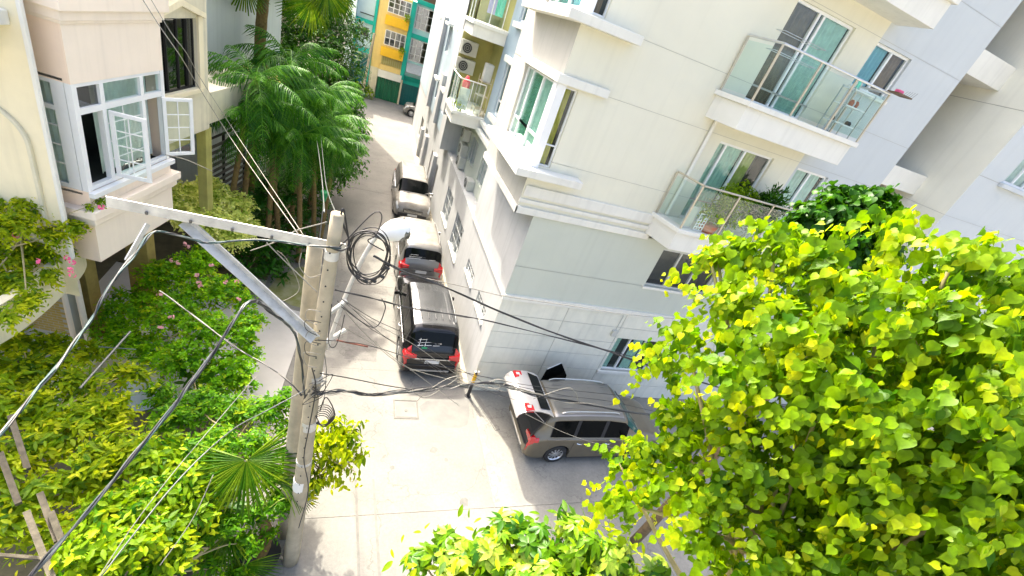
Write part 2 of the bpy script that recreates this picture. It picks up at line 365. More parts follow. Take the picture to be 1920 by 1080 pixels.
def window(pl, u0, u1, z0, z1, parent, cols=2, rows=None, fm='window_white', gm='pane_clear', curt=None, cr=None, fw=.05, grille=0, name='window', ddep=.07, room=.6, cd=-.165):
    """frame mesh with panes, curtain and the dark room behind"""
    mb = MB(); d0, d1 = -ddep - .05, -ddep
    pbox(mb, pl, u0, u1, z0, z0 + fw, d0, d1); pbox(mb, pl, u0, u1, z1 - fw, z1, d0, d1)
    pbox(mb, pl, u0, u0 + fw, z0 + fw, z1 - fw, d0, d1); pbox(mb, pl, u1 - fw, u1, z0 + fw, z1 - fw, d0, d1)
    ue = cols if isinstance(cols, list) else [u0 + (u1 - u0) * i / cols for i in range(1, cols)]
    ze = rows or []
    for u in ue: pbox(mb, pl, u - fw * .5, u + fw * .5, z0 + fw, z1 - fw, d0 - .004, d1 + .012)
    lim = [u0 + fw] + [u for u in ue] + [u1 - fw]
    for z in ze:
        for i in range(len(lim) - 1):
            a = lim[i] + (fw * .5 if i else 0); b = lim[i+1] - (fw * .5 if i < len(lim) - 2 else 0)
            pbox(mb, pl, a, b, z - fw * .45, z + fw * .45, d0 + .002, d1 + .006)
    if grille:
        for i in range(1, grille):
            u = u0 + (u1 - u0) * i / grille; pbox(mb, pl, u - .009, u + .009, z0 + fw, z1 - fw, d1 + .02, d1 + .038)
        for z in (z0 + (z1 - z0) * .33, z0 + (z1 - z0) * .67): pbox(mb, pl, u0 + fw, u1 - fw, z - .009, z + .009, d1 + .039, d1 + .05)
    wn = mb.build(name, fm, parent)
    zl = [z0 + fw] + ze + [z1 - fw]
    for i in range(len(lim) - 1):
        for j in range(len(zl) - 1):
            g = MB(); dm = (d0 + d1) / 2 + (.008 if i % 2 else -.008)
            g.quad(pl.p(lim[i], zl[j], dm), pl.p(lim[i+1], zl[j], dm), pl.p(lim[i+1], zl[j+1], dm), pl.p(lim[i], zl[j+1], dm))
            g.build('pane', gm, wn)
    r = MB(); a, b = u0 - .05, u1 + .05; c, d = z0 - .05, z1 + .05
    e0, e1 = -.162, -room
    r.quad(pl.p(a, c, e1), pl.p(b, c, e1), pl.p(b, d, e1), pl.p(a, d, e1))
    for (p, q) in (((a, c), (a, d)), ((b, c), (b, d)), ((a, c), (b, c)), ((a, d), (b, d))):
        r.quad(pl.p(*p, e0), pl.p(*q, e0), pl.p(*q, e1), pl.p(*p, e1))
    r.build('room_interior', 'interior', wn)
    if curt:
        for (a, b, m) in curt: curtain(pl, a, b, z0 + .03, z1 - .03, cd, m, wn, seed=int(abs(a * 100)) + int(z0 * 10))
    return wn

# ================================================================== SETTING
def structure(mb, name, m, **k): return mb.build(name, m, None, kind='structure', **k)
g = MB(); g.quad((-300, -300, -.012), (300, -300, -.012), (300, 300, -.012), (-300, 300, -.012)); structure(g, 'ground', 'ground_earth')
# the concrete alley: slabs cast bay by bay with open joints
rd = bpy.data.objects.new('road', None); COL.objects.link(rd); rd['kind'] = 'structure'
ys = [-6, -1.5, 3.0, 5.72, 10.3, 14.9, 19.5, 24.1, 28.7, 33.3, 38, 47]
for i in range(len(ys) - 1):
    b = MB(); b.box(-2.2 if i > 2 else -1.4, 4.36, ys[i] + .004, ys[i+1] - .004, -.12, .0 + (.003 if i % 2 else .0)); b.build('concrete_slab', 'concrete_road', rd)
for (x0, x1, y0, y1) in ((4.374, 8.7, 5.72, 9.64), (8.714, 13.2, 5.72, 9.64), (13.214, 20, 5.72, 9.64), (4.374, 8.7, 1.0, 5.706), (8.714, 13.2, 1.0, 5.706), (4.374, 13.2, -6, .986), (13.214, 20, -6, 5.706)):
    b = MB(); b.box(x0, x1, y0, y1, -.12, .0); b.build('concrete_slab', 'concrete_lightened', rd)
b = MB(); b.prism([(-6.4, 8.9), (-1.0, 8.9), (-.72, 12.7), (-6.4, 14.4)], -.1, .03); structure(b, 'driveway', 'driveway_concrete')
b = MB(); b.box(-9, -2.21, 14.41, 46, -.1, .05); b.box(-14, -1.41, -4, 8.59, -.1, .05); b.box(-14, -6.41, 8.6, 14.4, -.1, .05); structure(b, 'garden_soil', 'soil')
b = MB(); b.box(-14, 20, 47.6, 60, -.1, .0); b.box(4.37, 20, 40.5, 47, -.1, .002); structure(b, 'far_pavement', 'concrete_lightened')
# cream kerb skirting at the foot of the alley wall
b = MB()
b.add([(4.02, 9.75, .004), (4.352, 9.75, .004), (4.352, 9.75, .10), (4.10, 9.75, .06), (4.02, 40, .004), (4.352, 40, .004), (4.352, 40, .10), (4.10, 40, .06)],
      [(0, 1, 2, 3), (7, 6, 5, 4), (0, 3, 7, 4), (3, 2, 6, 7)])
structure(b, 'kerb', 'kerb_cream')
# rounded darker patch on the slab by the corner
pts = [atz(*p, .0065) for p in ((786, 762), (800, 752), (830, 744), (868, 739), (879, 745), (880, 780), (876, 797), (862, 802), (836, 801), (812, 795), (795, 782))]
m = mat('dark_grey', (.115, .115, .105), .6, var=.3, vscale=2.2, var2=(.165, .162, .145))
b = MB(); b.add(pts, [tuple(range(len(pts) - 1, -1, -1))]); structure(b, 'dark_patch', 'dark_grey')
for (ps, nm) in ((((500, 545), (520, 520), (560, 500), (598, 500), (592, 560), (575, 580), (545, 572)), 'moss_patch'),):
    mat('mossy', (.17, .18, .04), .9, var=.5, vscale=3, var2=(.27, .27, .16))
    pp = [atz(*p, .0085) for p in ps]; b = MB(); b.add(pp, [tuple(range(len(pp)))]); structure(b, nm, 'mossy')
# wire shadows painted as dark strips down the slab
b = MB(); mat('wire_shadow', (.13, .127, .115), .9, var=.4, vscale=5, var2=(.175, .17, .15))
for x in (1.42, 1.02):
    b.add([(x, 6.6, .0075), (x + .05, 6.6, .0075), (x + .28, 3.2, .0075), (x + .22, 3.2, .0075)], [(0, 1, 2, 3)])
structure(b, 'wire_shadows', 'wire_shadow')

mat('oil_stain', (.09, .09, .08), .6, var=.4, vscale=6, var2=(.15, .147, .13)); mat('repair_patch', (.165, .16, .145), .9, var=.25, vscale=4, bump=.3, bscale=60, crack=.2)
rs = random.Random(11)
def blot(cx, cy, r, z, nm, m, sx=1.0):
    q = [(cx + r * sx * math.cos(a) * (1 + rs.uniform(-.22, .22)), cy + r * math.sin(a) * (1 + rs.uniform(-.22, .22)), z) for a in np.linspace(0, 2 * math.pi, 15)[:-1]]
    bb = MB(); bb.add(q, [tuple(range(len(q)))]); structure(bb, nm, m)
for q in ((3.0, 7.4, .10), (3.3, 7.1, .05), (1.9, 6.9, .06), (3.6, 5.9, .12), (2.5, 6.2, .04), (1.2, 8.9, .09), (.9, 12.4, .12), (1.4, 16.8, .10), (.7, 10.6, .05)): blot(*q, .0095, 'oil_stain', 'oil_stain')
for q in ((7.2, 5.4, .06), (5.6, 4.7, .05)): blot(*q, .0045, 'oil_stain', 'oil_stain')
bb = MB(); bb.quad((.55, 10.7, .0058), (1.5, 10.65, .0058), (1.55, 12.2, .0058), (.6, 12.3, .0058)); structure(bb, 'repair_patch', 'repair_patch')
# manhole cover
t = thing('manhole_cover', 'square iron inspection cover set flush in the sunlit concrete road', 'manhole cover', (2.33, 8.78, 0))
b = MB()
for (x0, x1, y0, y1) in ((1.98, 2.68, 8.43, 8.47), (1.98, 2.68, 9.09, 9.13), (1.98, 2.02, 8.47, 9.09), (2.64, 2.68, 8.47, 9.09)): b.box(x0, x1, y0, y1, .004, .016)
b.build('frame', 'iron', t)
b = MB(); b.box(2.045, 2.615, 8.495, 9.065, .005, .012); b.build('cover_plate', 'dark_grey', t)
b = MB(); b.tube([(2.33, 8.72, .0125), (2.33, 8.72, .02)], .045, 14); b.build('lifting_ring', 'iron', t)

# bollard at the corner
t = thing('bollard', 'black and yellow guard post at the foot of the building corner', 'bollard', (4.28, 9.38, 0))
b = MB(); b.tube([(4.28, 9.38, .003), (4.28, 9.38, .02)], .1, 14); b.tube([(4.28, 9.38, .02), (4.28, 9.38, .62)], .055, 14); b.build('post', 'plastic_black', t, smooth=False)
b = MB(); b.tube([(4.28, 9.38, .62), (4.28, 9.38, .98)], .057, 14); b.build('yellow_band', 'paint_yellow', t)
b = MB(); b.tube([(4.28, 9.38, .98), (4.28, 9.38, 1.04)], [.05, .03], 12); b.build('cap', 'plastic_black', t)
b = MB()
for dx in (-.04, .05): b.tube([(4.28 + dx, 9.36, 1.04), (4.28 + dx * 1.2, 9.36, 1.09)], .028, 8)
b.build('reflector', 'sign_white', t)
# steel strip laid across the kerb line
b = MB(); p0 = atz(884, 742, .012); p1 = atz(925, 806, .012)
b.bar(p0 + Vector((.14, 0, 0)), p1 + Vector((.14, 0, 0)), .16, .012); tag(b.build('drain_cover', 'concrete_road'), 'narrow grey metal drain cover running from the bollard along the shade edge', 'drain cover')

# ================================================================== MAIN APARTMENT BUILDING
AB = thing('apartment_building', 'cream and blue apartment block with balconies on the corner of the alley', 'building', (9.5, 9.65, 0))
FR = Plane((0, 9.65, 0), (1, 0, 0), (0, -1, 0))        # street front, u = x
AL = Plane((4.36, 0, 0), (0, 1, 0), (-1, 0, 0))        # alley wall below, u = y
AU = Plane((3.86, 0, 0), (0, 1, 0), (-1, 0, 0))        # alley wall of the overhanging storeys
AR = Plane((4.70, 0, 0), (0, 1, 0), (-1, 0, 0))        # recessed blue strip
TOP = 17.0; ST = 3.18
b = MB(); b.box(5.4, 26, 10.9, 40, 0, TOP); b.box(4.9, 5.4, 23.5, 39.9, 0, TOP); b.box(19.5, 26, 9.9, 10.9, 0, TOP); b.build('core_wall', 'shade_beige', AB)
b = MB(); b.box(3.84, 26, 9.63, 13.7, TOP, TOP + .3); b.box(4.3, 26, 13.7, 40.0, TOP, TOP + .3); b.build('roof_slab', 'cream_trim', AB)
# ---- street front, ground floor cladding: tiles with open joints
holes = [(8.7, 10.55, 1.25, 2.68)]
wall(FR, 4.36, 26, -.1, 3.74, holes, 'backing_wall', 'groove', AB)
cols = [4.36, 6.5, 8.6, 10.7, 12.8, 14.9, 17.0, 19.1, 21.2]; rws = [.0, .61, 1.235, 1.87, 2.46, 3.10, 3.62]
def clip(rect, h):
    a, b_, c, d = rect
    if b_ <= h[0] or a >= h[1] or d <= h[2] or c >= h[3]: return [rect]
    out = []
    if c < h[2]: out.append((a, b_, c, h[2]))
    if d > h[3]: out.append((a, b_, h[3], d))
    c2, d2 = max(c, h[2]), min(d, h[3])
    if a < h[0]: out.append((a, h[0], c2, d2))
    if b_ > h[1]: out.append((h[1], b_, c2, d2))
    return [r for r in out if r[1] - r[0] > .06 and r[3] - r[2] > .06]
for i in range(len(cols) - 1):
    for j in range(len(rws) - 1):
        for r in clip((cols[i], cols[i+1] - .022, rws[j] + .010, rws[j+1] - .010), holes[0]):
            mb = MB(); pbox(mb, FR, r[0], r[1], r[2], r[3], .001, .016 + R_.uniform(-.0015, .0015)); mb.build('wall_panel', 'tile_panel', AB)
mb = MB(); pbox(mb, FR, 4.32, 26, 3.63, 3.80, 0.0, .06); pbox(mb, AL, 9.651, 14.7, 3.70, 3.80, 0.0, .045); mb.build('belt_course', 'cream_trim', AB)
window(FR, 8.7, 10.55, 1.25, 2.68, AB, cols=[9.3, 9.95], curt=[(8.75, 9.0, 'curtain_green'), (9.5, 9.9, 'curtain_green')], gm='pane_green')
mb = MB(); pbox(mb, FR, 8.6, 10.66, 1.15, 1.25, .017, .09); mb.build('window_sill', 'cream_trim', AB)
# ---- street front, first floor sage wall in bands with a recessed joint
h2 = [(8.6, 11.0, 4.74, 6.02)]
wall(FR, 4.361, 11.3, 3.80, 4.715, [], 'wall_band', 'sage_wall', AB)
wall(FR, 4.361, 11.3, 4.727, 6.35, h2, 'wall_band', 'sage_wall', AB)
mb = MB(); pbox(mb, FR, 4.4, 26, 4.70, 4.74, -.03, -.015); pbox(mb, FR, 11.32, 26, 7.9, 7.95, -.03, -.015); mb.build('joint', 'groove', AB)
window(FR, 8.6, 11.0, 4.74, 6.02, AB, cols=[9.35, 10.15], fm='window_grey', fw=.06)
mb = MB(); pbox(mb, FR, 8.55, 11.05, 4.66, 4.738, -.01, .05); mb.build('window_sill', 'cream_trim', AB)
# ---- alley wall, ground floor
ga = [(10.5, 11.65, 2.06, 2.52), (12.5, 13.7, 2.06, 2.52), (15.35, 17.1, 1.32, 2.79), (18.35, 20.0, 1.35, 2.79), (23.7, 24.3, .55, 2.3), (25.7, 26.9, .65, 2.25), (30.2, 31.2, .9, 2.4), (33.2, 34.6, .9, 2.3)]
wall(AL, 9.65, 40, -.1, 3.70, ga, 'alley_wall', 'white_wall', AB)
wall(AL, 9.65, 14.7, 3.70, 6.35, [], 'alley_wall', 'white_wall', AB)
for a, b_, c, d in ga[:4]: window(AL, a, b_, c, d, AB, cols=2, fm='window_grey', gm='pane_dark', grille=8 if d - c > 1 else 5, fw=.04, curt=[(a + .05, b_ - .05, 'ac_white')] if d - c > 1 else None)
for a, b_, c, d in ga[4:]: window(AL, a, b_, c, d, AB, cols=2, fm='rail_beige', gm='pane_dark', fw=.04)
mb = MB()
for a, b_, c, d in ga: pbox(mb, AL, a - .06, b_ + .06, c - .07, c, -.01, .05)
mb.build('window_sill', 'cream_trim', AB)
mb = MB(); mb.box(4.362, 4.80, 14.7, 40, 3.62, 3.70); mb.box(4.362, 5.0, 14.69, 14.7, 3.7, 6.3); mb.build('setback_ledge', 'white_wall', AB)
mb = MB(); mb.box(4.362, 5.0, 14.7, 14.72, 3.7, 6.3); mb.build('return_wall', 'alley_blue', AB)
SB = Plane((4.80, 0, 0), (0, 1, 0), (-1, 0, 0))
gs = [(15.7, 17.3, 4.25, 5.45), (18.4, 19.9, 4.3, 5.4)]
wall(SB, 14.7, 23.5, 3.7, 5.95, gs, 'setback_wall', 'sage_wall', AB)
for a, b_, c, d in gs: window(SB, a, b_, c, d, AB, cols=3, grille=6, fm='window_grey', curt=[(a + .05, b_ - .05, 'curtain_white')])
# ---- overhanging cream storeys (street side), split at the joints
def storey_holes(z): return [(4.02, 4.33, z + .43, z + 2.2), (8.5, 10.42, z, z + 2.16), (11.38 if z < 8 else 11.3, 12.66, z + 1.13, z + 2.14)]
H1 = storey_holes(7.02); H2 = storey_holes(7.02 + ST); H3 = storey_holes(7.02 + 2 * ST)
bands = [(6.26, 7.60, 0), (7.607, 9.30, 0), (9.307, 10.55, 0), (10.557, 12.42, 0), (12.427, 13.72, 0), (13.727, TOP, 0)]
for z0, z1, _ in bands:
    wall(FR, 3.86, 11.3, z0, z1, [h for h in H1 + H2 + H3 if h[0] < 11 and h[3] > z0 and h[2] < z1], 'wall_band', 'cream_wall', AB)
    wall(FR, 11.3, 14.75, max(z0, 3.8), z1, [h for h in H1 + H2 + H3 if h[0] > 11 and h[3] > z0 and h[2] < z1], 'blue_wall_band', 'blue_wall', AB)
wall(FR, 11.3, 14.75, 3.8, 6.26, [], 'blue_wall_band', 'blue_wall', AB)
mb = MB()
for z in (7.606, 9.306, 10.556, 12.426, 13.726): pbox(mb, FR, 3.9 if z > 8 else 5, 14.74, z - .02, z + .02, -.03, -.012)
mb.build('joint', 'groove', AB)
AUH = [(9.9, 12.3, 7.47, 9.22), (9.9, 12.3, 7.47 + ST, 9.22 + ST)]
for z0, z1 in ((6.26, 9.30), (9.31, TOP)): wall(AU, 9.65, 13.65, z0, z1, [h for h in AUH if h[2] >= z0 - .1 and h[3] <= z1 + .1], 'overhang_wall', 'cream_sun_dimmed', AB)
mb = MB(); mb.box(3.862, 4.36, 9.652, 13.64, 6.262, 6.28); mb.box(3.862, 4.9, 13.62, 13.65, 6.28, TOP); mb.build('soffit', 'cream_wall', AB)
mb = MB(); pbox(mb, FR, 3.84, 7.85, 6.50, 6.60, 0, .05); pbox(mb, FR, 3.80, 7.85, 6.22, 6.40, 0, .07); pbox(mb, AU, 9.58, 13.66, 6.22, 6.40, 0, .055)
pbox(mb, FR, 3.9, 7.8, 6.68, 6.95, 0, .06); mb.build('string_course', 'cream_trim', AB, bevel=.01)
for k in range(2):
    z = 7.02 + ST * k
    window(FR, 4.02, 4.33, z + .43, z + 2.2, AB, cols=1, rows=[z + .93], curt=[(4.04, 4.22, 'curtain_yellow' if k == 0 else 'curtain_brown')], fw=.035)
    window(AU, 9.9, 12.3, z + .45, z + 2.2, AB, cols=[11.72, 10.9], rows=[z + .93], curt=[(9.95, 10.85, 'curtain_green' if k == 0 else 'curtain_blue'), (10.85, 11.7, 'curtain_green' if k == 0 else 'curtain_blue'), (11.75, 12.25, 'curtain_white')], gm='pane_green', fw=.05)
    # projecting sill that wraps the corner, and hood above
    mb = MB(); mb.prism([(3.86, 12.9), (3.42, 12.75), (3.42, 9.28), (5.12, 9.28), (5.12, 9.65), (3.86, 9.65)][::-1], z + .20, z + .38); mb.build('corner_sill', 'cream_trim', AB, bevel=.012)
    mb = MB(); mb.prism([(3.86, 12.5), (3.74, 12.5), (3.74, 9.53), (5.0, 9.53), (5.0, 9.65), (3.86, 9.65)][::-1], z + 2.24, z + 2.42); mb.build('corner_hood', 'cream_trim', AB, bevel=.012)
    mb = MB(); mb.box(3.80, 3.855, 9.66, 9.88, z + .381, z + 2.235); mb.box(3.81, 4.01, 9.60, 9.645, z + .381, z + 2.235); mb.build('corner_post', 'window_white', AB)
    # balcony doors
    cs = [(8.62, 9.42, 'curtain_green' if k == 0 else 'curtain_brown'), (9.5, 10.36 if k else 9.95, 'curtain_green' if k else 'curtain_olive')]
    window(FR, 8.5, 10.42, z, z + 2.16, AB, cols=[8.78, 9.46] if k == 0 else [9.3, 9.46], curt=cs, gm='pane_green', fw=.06, name='sliding_door')
    window(FR, 11.38 if k == 0 else 11.3, 12.66, z + 1.13, z + 2.14, AB, cols=[12.0], curt=[(11.45, 11.95, 'curtain_blue' if k else 'curtain_green'), (12.1, 12.55, 'curtain_brown' if k else 'curtain_green')], fw=.06)
    mb = MB(); pbox(mb, FR, 11.25, 12.76, z + 1.05, z + 1.13, -.01, .06); mb.build('window_sill', 'cream_trim', AB)
window(FR, 8.5, 10.42, 7.02 + 2 * ST, 7.02 + 2 * ST + 2.16, AB, cols=2, curt=[(8.6, 10.3, 'curtain_white')], fw=.06, name='sliding_door')
# ---- balconies on the front
for k in range(3):
    z = 7.02 + ST * k
    mb = MB(); poly = [(7.68, 9.65), (7.92, 8.78), (11.52, 8.78), (11.52, 9.65)]
    mb.prism(poly, z - .62, z - .11); mb.build('balcony_slab', 'cream_trim', AB, bevel=.01)
    mb = MB(); poly = [(7.60, 9.648), (7.86, 8.70), (11.62, 8.70), (11.62, 9.648)]
    bs = mb.prism(poly, z - .11, z).build('balcony', 'cream_trim', AB, bevel=.01)
    rz = z + 1.18; c0 = Vector((7.70, 9.60, rz)); c1 = Vector((7.93, 8.76, rz)); c2 = Vector((11.56, 8.76, rz)); c3 = Vector((11.56, 9.6, rz))
    rm = 'rail_beige' if k == 0 else 'alu'
    mb = MB()
    for p, q in ((c0, c1), (c1, c2), (c2, c3)): mb.tube([p, q], .026, 8)
    mb.build('handrail', rm, bs)
    posts = [c0, c1, c1.lerp(c2, .335), c1.lerp(c2, .667), c2, c3]
    for p in posts:
        mb = MB(); mb.bar(p - Vector((0, 0, 1.17)), p - Vector((0, 0, .02)), .045, .03, up=(0, 1, 0)); mb.build('post', 'rail_beige' if k < 2 else 'alu', bs)
    for i in range(len(posts) - 1):
        a, q = posts[i], posts[i+1]; d = (q - a).normalized() * .05
        mb = MB(); mb.quad(a + d - Vector((0, 0, 1.1)), q - d - Vector((0, 0, 1.1)), q - d - Vector((0, 0, .09)), a + d - Vector((0, 0, .09))); mb.build('glass_panel', 'rail_glass', bs)
mb = MB(); mb.box(8.34, 8.52, 9.54, 9.633, 2.78, 3.0); mb.build('service_box', 'ac_white', AB, bevel=.008)
for a, q in (((8.43, 9.60, 3.0), (8.43, 9.60, 3.6)),): mb = MB(); mb.tube([a, q], .012, 6); mb.build('conduit', 'ac_white', AB)
# ---- drainpipe
mb = MB(); mb.tube([(8.02, 9.59, 9.6), (8.02, 9.59, 7.05)], .045, 10); mb.build('drainpipe', 'cream_trim', AB)
# ---- right-hand recess with ledges and the second blue bay
wall(Plane((0, 10.9, 0), (1, 0, 0), (0, -1, 0)), 14.7, 16.6, 3.8, TOP, [], 'recess_wall', 'shade_beige', AB)
mb = MB(); mb.quad((14.75, 9.652, 3.8), (14.75, 10.9, 3.8), (14.75, 10.9, TOP), (14.75, 9.652, TOP)); mb.build('blue_wall_return', 'blue_wall', AB)
for k in range(3):
    z = 10.06 + ST * k
    mb = MB(); mb.box(14.752, 16.498, 9.70, 10.88, z - .60, z); mb.build('recess_ledge', 'cream_trim', AB, bevel=.01)
for z0, z1 in ((3.8, 9.30), (9.307, 12.30), (12.312, TOP)):
    mb = MB(); mb.quad((16.5, 8.6, z0), (16.5, 10.9, z0), (16.5, 10.9, z1), (16.5, 8.6, z1)); mb.build('recess_wall', 'shade_beige', AB)
mb = MB(); mb.quad((16.52, 8.6, 3.8), (16.52, 10.9, 3.8), (16.52, 10.9, TOP), (16.52, 8.6, TOP)); mb.build('joint', 'groove', AB)
F2 = Plane((0, 8.6, 0), (1, 0, 0), (0, -1, 0)); hh = [(17.7, 19.5, 10.62, 12.0), (17.7, 19.5, 7.44, 8.8)]
for z0, z1 in ((3.8, 9.30), (9.307, 10.56), (10.572, TOP)): wall(F2, 16.5, 26, z0, z1, [h for h in hh if h[2] >= z0 and h[3] <= z1], 'blue_wall_band', 'blue_wall', AB)
mb = MB()
for z in (9.306, 10.566): pbox(mb, F2, 16.53, 25.9, z - .02, z + .02, -.03, -.012)
mb.build('joint', 'groove', AB)
mb = MB(); mb.box(16.5, 26, 8.6, 9.66, 3.7, 3.8); mb.box(20, 26, 9.0, 9.9, 3.8, TOP); mb.build('bay_soffit', 'blue_wall', AB)
for h in hh:
    window(F2, *h, AB, cols=3, curt=[(h[0] + .05, h[1] - .05, 'curtain_white')], fw=.06)
    mb = MB(); pbox(mb, F2, h[0] - .1, h[1] + .1, h[2] - .14, h[2] - .02, 0, .12); mb.build('window_sill', 'blue_wall', AB, bevel=.01)

# ---- blue strip of the alley side and its windows
hs = [(15.95, 17.3, 6.95, 8.75), (15.95, 17.3, 10.1, 11.9)]
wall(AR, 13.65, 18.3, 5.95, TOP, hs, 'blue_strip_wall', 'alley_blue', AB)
for h in hs:
    window(AR, *h, AB, cols=2, rows=[h[2] + .5], curt=[(h[0] + .05, h[0] + .7, 'curtain_white')], gm='pane_green', fw=.06)
    mb = MB(); pbox(mb, AR, h[0] - .1, h[1] + .1, h[3] + .02, h[3] + .22, 0, .12); pbox(mb, AR, h[0] - .1, h[1] + .1, h[2] - .22, h[2] - .04, 0, .16); mb.build('window_sill', 'cream_trim', AB, bevel=.01)
mb = MB(); pbox(mb, AR, 13.66, 18.28, 5.92, 6.08, 0, .22); pbox(mb, AR, 13.66, 18.28, 6.24, 6.40, 0, .16); mb.build('string_course', 'cream_trim', AB, bevel=.01)
# ---- the alley balcony stack
for k in range(4):
    z = 6.46 + 3.18 * k
    if k < 3:
        mb = MB(); poly = [(4.98, 18.22), (3.35, 18.22), (3.35, 20.2), (3.75, 21.2), (4.98, 21.2)]
        bs = mb.prism(poly[::-1], z - .12, z).build('balcony', 'cream_trim', AB, bevel=.01)
        mb = MB(); poly = [(4.97, 18.30), (3.43, 18.30), (3.43, 20.18), (3.80, 21.1), (4.97, 21.1)]
        mb.prism(poly[::-1], z - .50, z - .12); mb.build('balcony_slab', 'cream_trim', AB)
        rz = z + 1.2; pts = [Vector((4.45, 18.3, rz)), Vector((3.42, 18.3, rz)), Vector((3.42, 20.2, rz)), Vector((3.8, 21.1, rz))]
        mb = MB()
        for a, q in zip(pts, pts[1:]): mb.tube([a, q], .025, 6)
        mb.build('handrail', 'cream_trim', bs)
        for a, q in zip(pts, pts[1:]):
            n = max(2, int((q - a).length / .5)); g = MB()
            d = (q - a).normalized() * .03
            g.quad(a + d - Vector((0, 0, 1.15)), q - d - Vector((0, 0, 1.15)), q - d - Vector((0, 0, .06)), a + d - Vector((0, 0, .06))); g.build('glass_panel', 'rail_glass', bs)
            for i in range(n + 1):
                p = a.lerp(q, i / n); mb = MB(); mb.bar(p - Vector((0, 0, 1.19)), p - Vector((0, 0, .02)), .03, .03, up=(0, 1, 0)); mb.build('post', 'cream_trim', bs)
mb = MB(); mb.quad((4.95, 18.3, 5.95), (4.95, 21.2, 5.95), (4.95, 21.2, TOP), (4.95, 18.3, TOP)); mb.quad((4.70, 18.3, 5.95), (4.95, 18.3, 5.95), (4.95, 18.3, TOP), (4.70, 18.3, TOP)); mb.quad((3.6, 21.15, 5.95), (4.96, 21.15, 5.95), (4.96, 21.15, TOP), (3.6, 21.15, TOP)); mb.build('balcony_back_wall', 'olive_wall', AB)
mb = MB(); mb.box(3.55, 5.0, 21.2, 22.3, 5.6, TOP); mb.build('alley_pier', 'white_wall', AB, bevel=.01)
for i in range(6):
    mb = MB(); mb.box(3.44 + .02 * i, 3.47 + .02 * i, 20.35 + .14 * i, 20.39 + .14 * i, 7.75, 9.12); mb.build('louvre_blade', 'window_white', AB)
mb = MB(); mb.box(3.95, 5.0, 22.3, 23.5, 3.7, TOP); mb.build('alley_pier', 'white_wall', AB, bevel=.01)
AF = Plane((4.30, 0, 0), (0, 1, 0), (-1, 0, 0)); hf = [(25.5, 26.7, 7.3, 8.7), (29, 30.2, 7.3, 8.7), (33, 34, 7.3, 8.7), (25.5, 26.7, 4.6, 5.7), (29, 30.2, 4.6, 5.7), (25.5, 26.7, 10.2, 11.5)]
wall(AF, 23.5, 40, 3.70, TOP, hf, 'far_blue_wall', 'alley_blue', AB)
for h in hf:
    window(AF, *h, AB, cols=2, fw=.06)
    mb = MB(); pbox(mb, AF, h[0] - .1, h[1] + .1, h[3] + .02, h[3] + .16, 0, .3); mb.build('window_hood', 'cream_trim', AB)
for q in ((4.06, 4.29, 31.3, 32.4, 3.72, 9), (4.1, 4.29, 27.2, 28.2, 3.72, 6.4)): mb = MB(); mb.box(*q); mb.build('alley_pier', 'white_wall', AB)
for (y0, y1, z1) in ((24.6, 25.2, 2.6), (29.2, 29.9, 2.3), (32, 32.6, 2.0)):
    mb = MB(); mb.box(4.16, 4.358, y0, y1, 0, z1); mb.build('wall_buttress', 'white_wall', AB, bevel=.01)
mb = MB(); mb.quad((4.3, 40, 0), (26, 40, 0), (26, 40, TOP), (4.3, 40, TOP)); mb.build('end_wall', 'white_wall', AB)

# ---- loose things on the building
def ac_unit(P, nrm, label, w_=.8, h_=.55, d_=.3):
    P = Vector(P); n = Vector(nrm); a = Vector((0, 0, 1)).cross(n).normalized()
    t = thing('air_conditioner', label, 'air conditioner', P, 0, 'outdoor air conditioner units on the alley side'); pl = Plane(P - n * 0, a, n)
    mb = MB(); pbox(mb, pl, -w_ / 2, w_ / 2, P.z, P.z + h_, 0, d_); mb.build('casing', 'ac_white', t, bevel=.012)
    c = pl.p(-.1, P.z + h_ / 2, d_ + .004); mb = MB(); mb.tube([c, c + n * .012], .21, 18); mb.build('fan_opening', 'plastic_black', t)
    for r in (.2, .13, .06):
        mb = MB(); ring = [c + n * .018 + (a * math.cos(q) + Vector((0, 0, 1)) * math.sin(q)) * r for q in np.linspace(0, 2 * math.pi, 19)]; mb.tube(ring, .006, 4); mb.build('fan_guard', 'ac_white', t)
    return t
ac_unit((3.95, 21.12, 7.55), (0, -1, 0), 'lower air conditioner hanging on the olive back wall of the alley balcony')
ac_unit((3.95, 21.12, 8.25), (0, -1, 0), 'upper air conditioner hanging on the olive back wall of the alley balcony', w_=.7)
for i, (y, z, l) in enumerate([(20.2, 4.9, 'topmost grimy air conditioner on the alley wall under the balcony'), (20.0, 4.25, 'middle grimy air conditioner on the alley wall under the balcony'), (19.8, 3.74, 'lowest grimy air conditioner standing on the alley ledge under the balcony')]):
    ac_unit((4.79, y + .3, z), (-1, 0, 0), l, w_=.75, h_=.52)
ac_unit((4.79, 17.5, 3.72), (-1, 0, 0), 'small air conditioner standing alone on the alley ledge', w_=.6, h_=.4)
mb = MB(); mb.box(4.30, 4.62, 18.5, 18.9, 7.75, 8.4); tag(mb.build('water_heater', 'ac_white', bevel=.03), 'white box water heater on the shelf of the alley balcony', 'water heater')
t = thing('storage_rack', 'open metal shelf rack in the alley balcony corner', 'rack', (4.5, 18.7, 6.46))
mb = MB()
for x in (4.25, 4.66):
    for y in (18.45, 19.0): mb.bar((x, y, 6.47), (x, y, 7.95), .025, .025)
mb.build('uprights', 'rail_beige', t)
for z in (6.7, 7.2, 7.73): mb = MB(); mb.box(4.25, 4.66, 18.45, 19.0, z - .012, z + .012); mb.build('shelf', 'rail_beige', t)
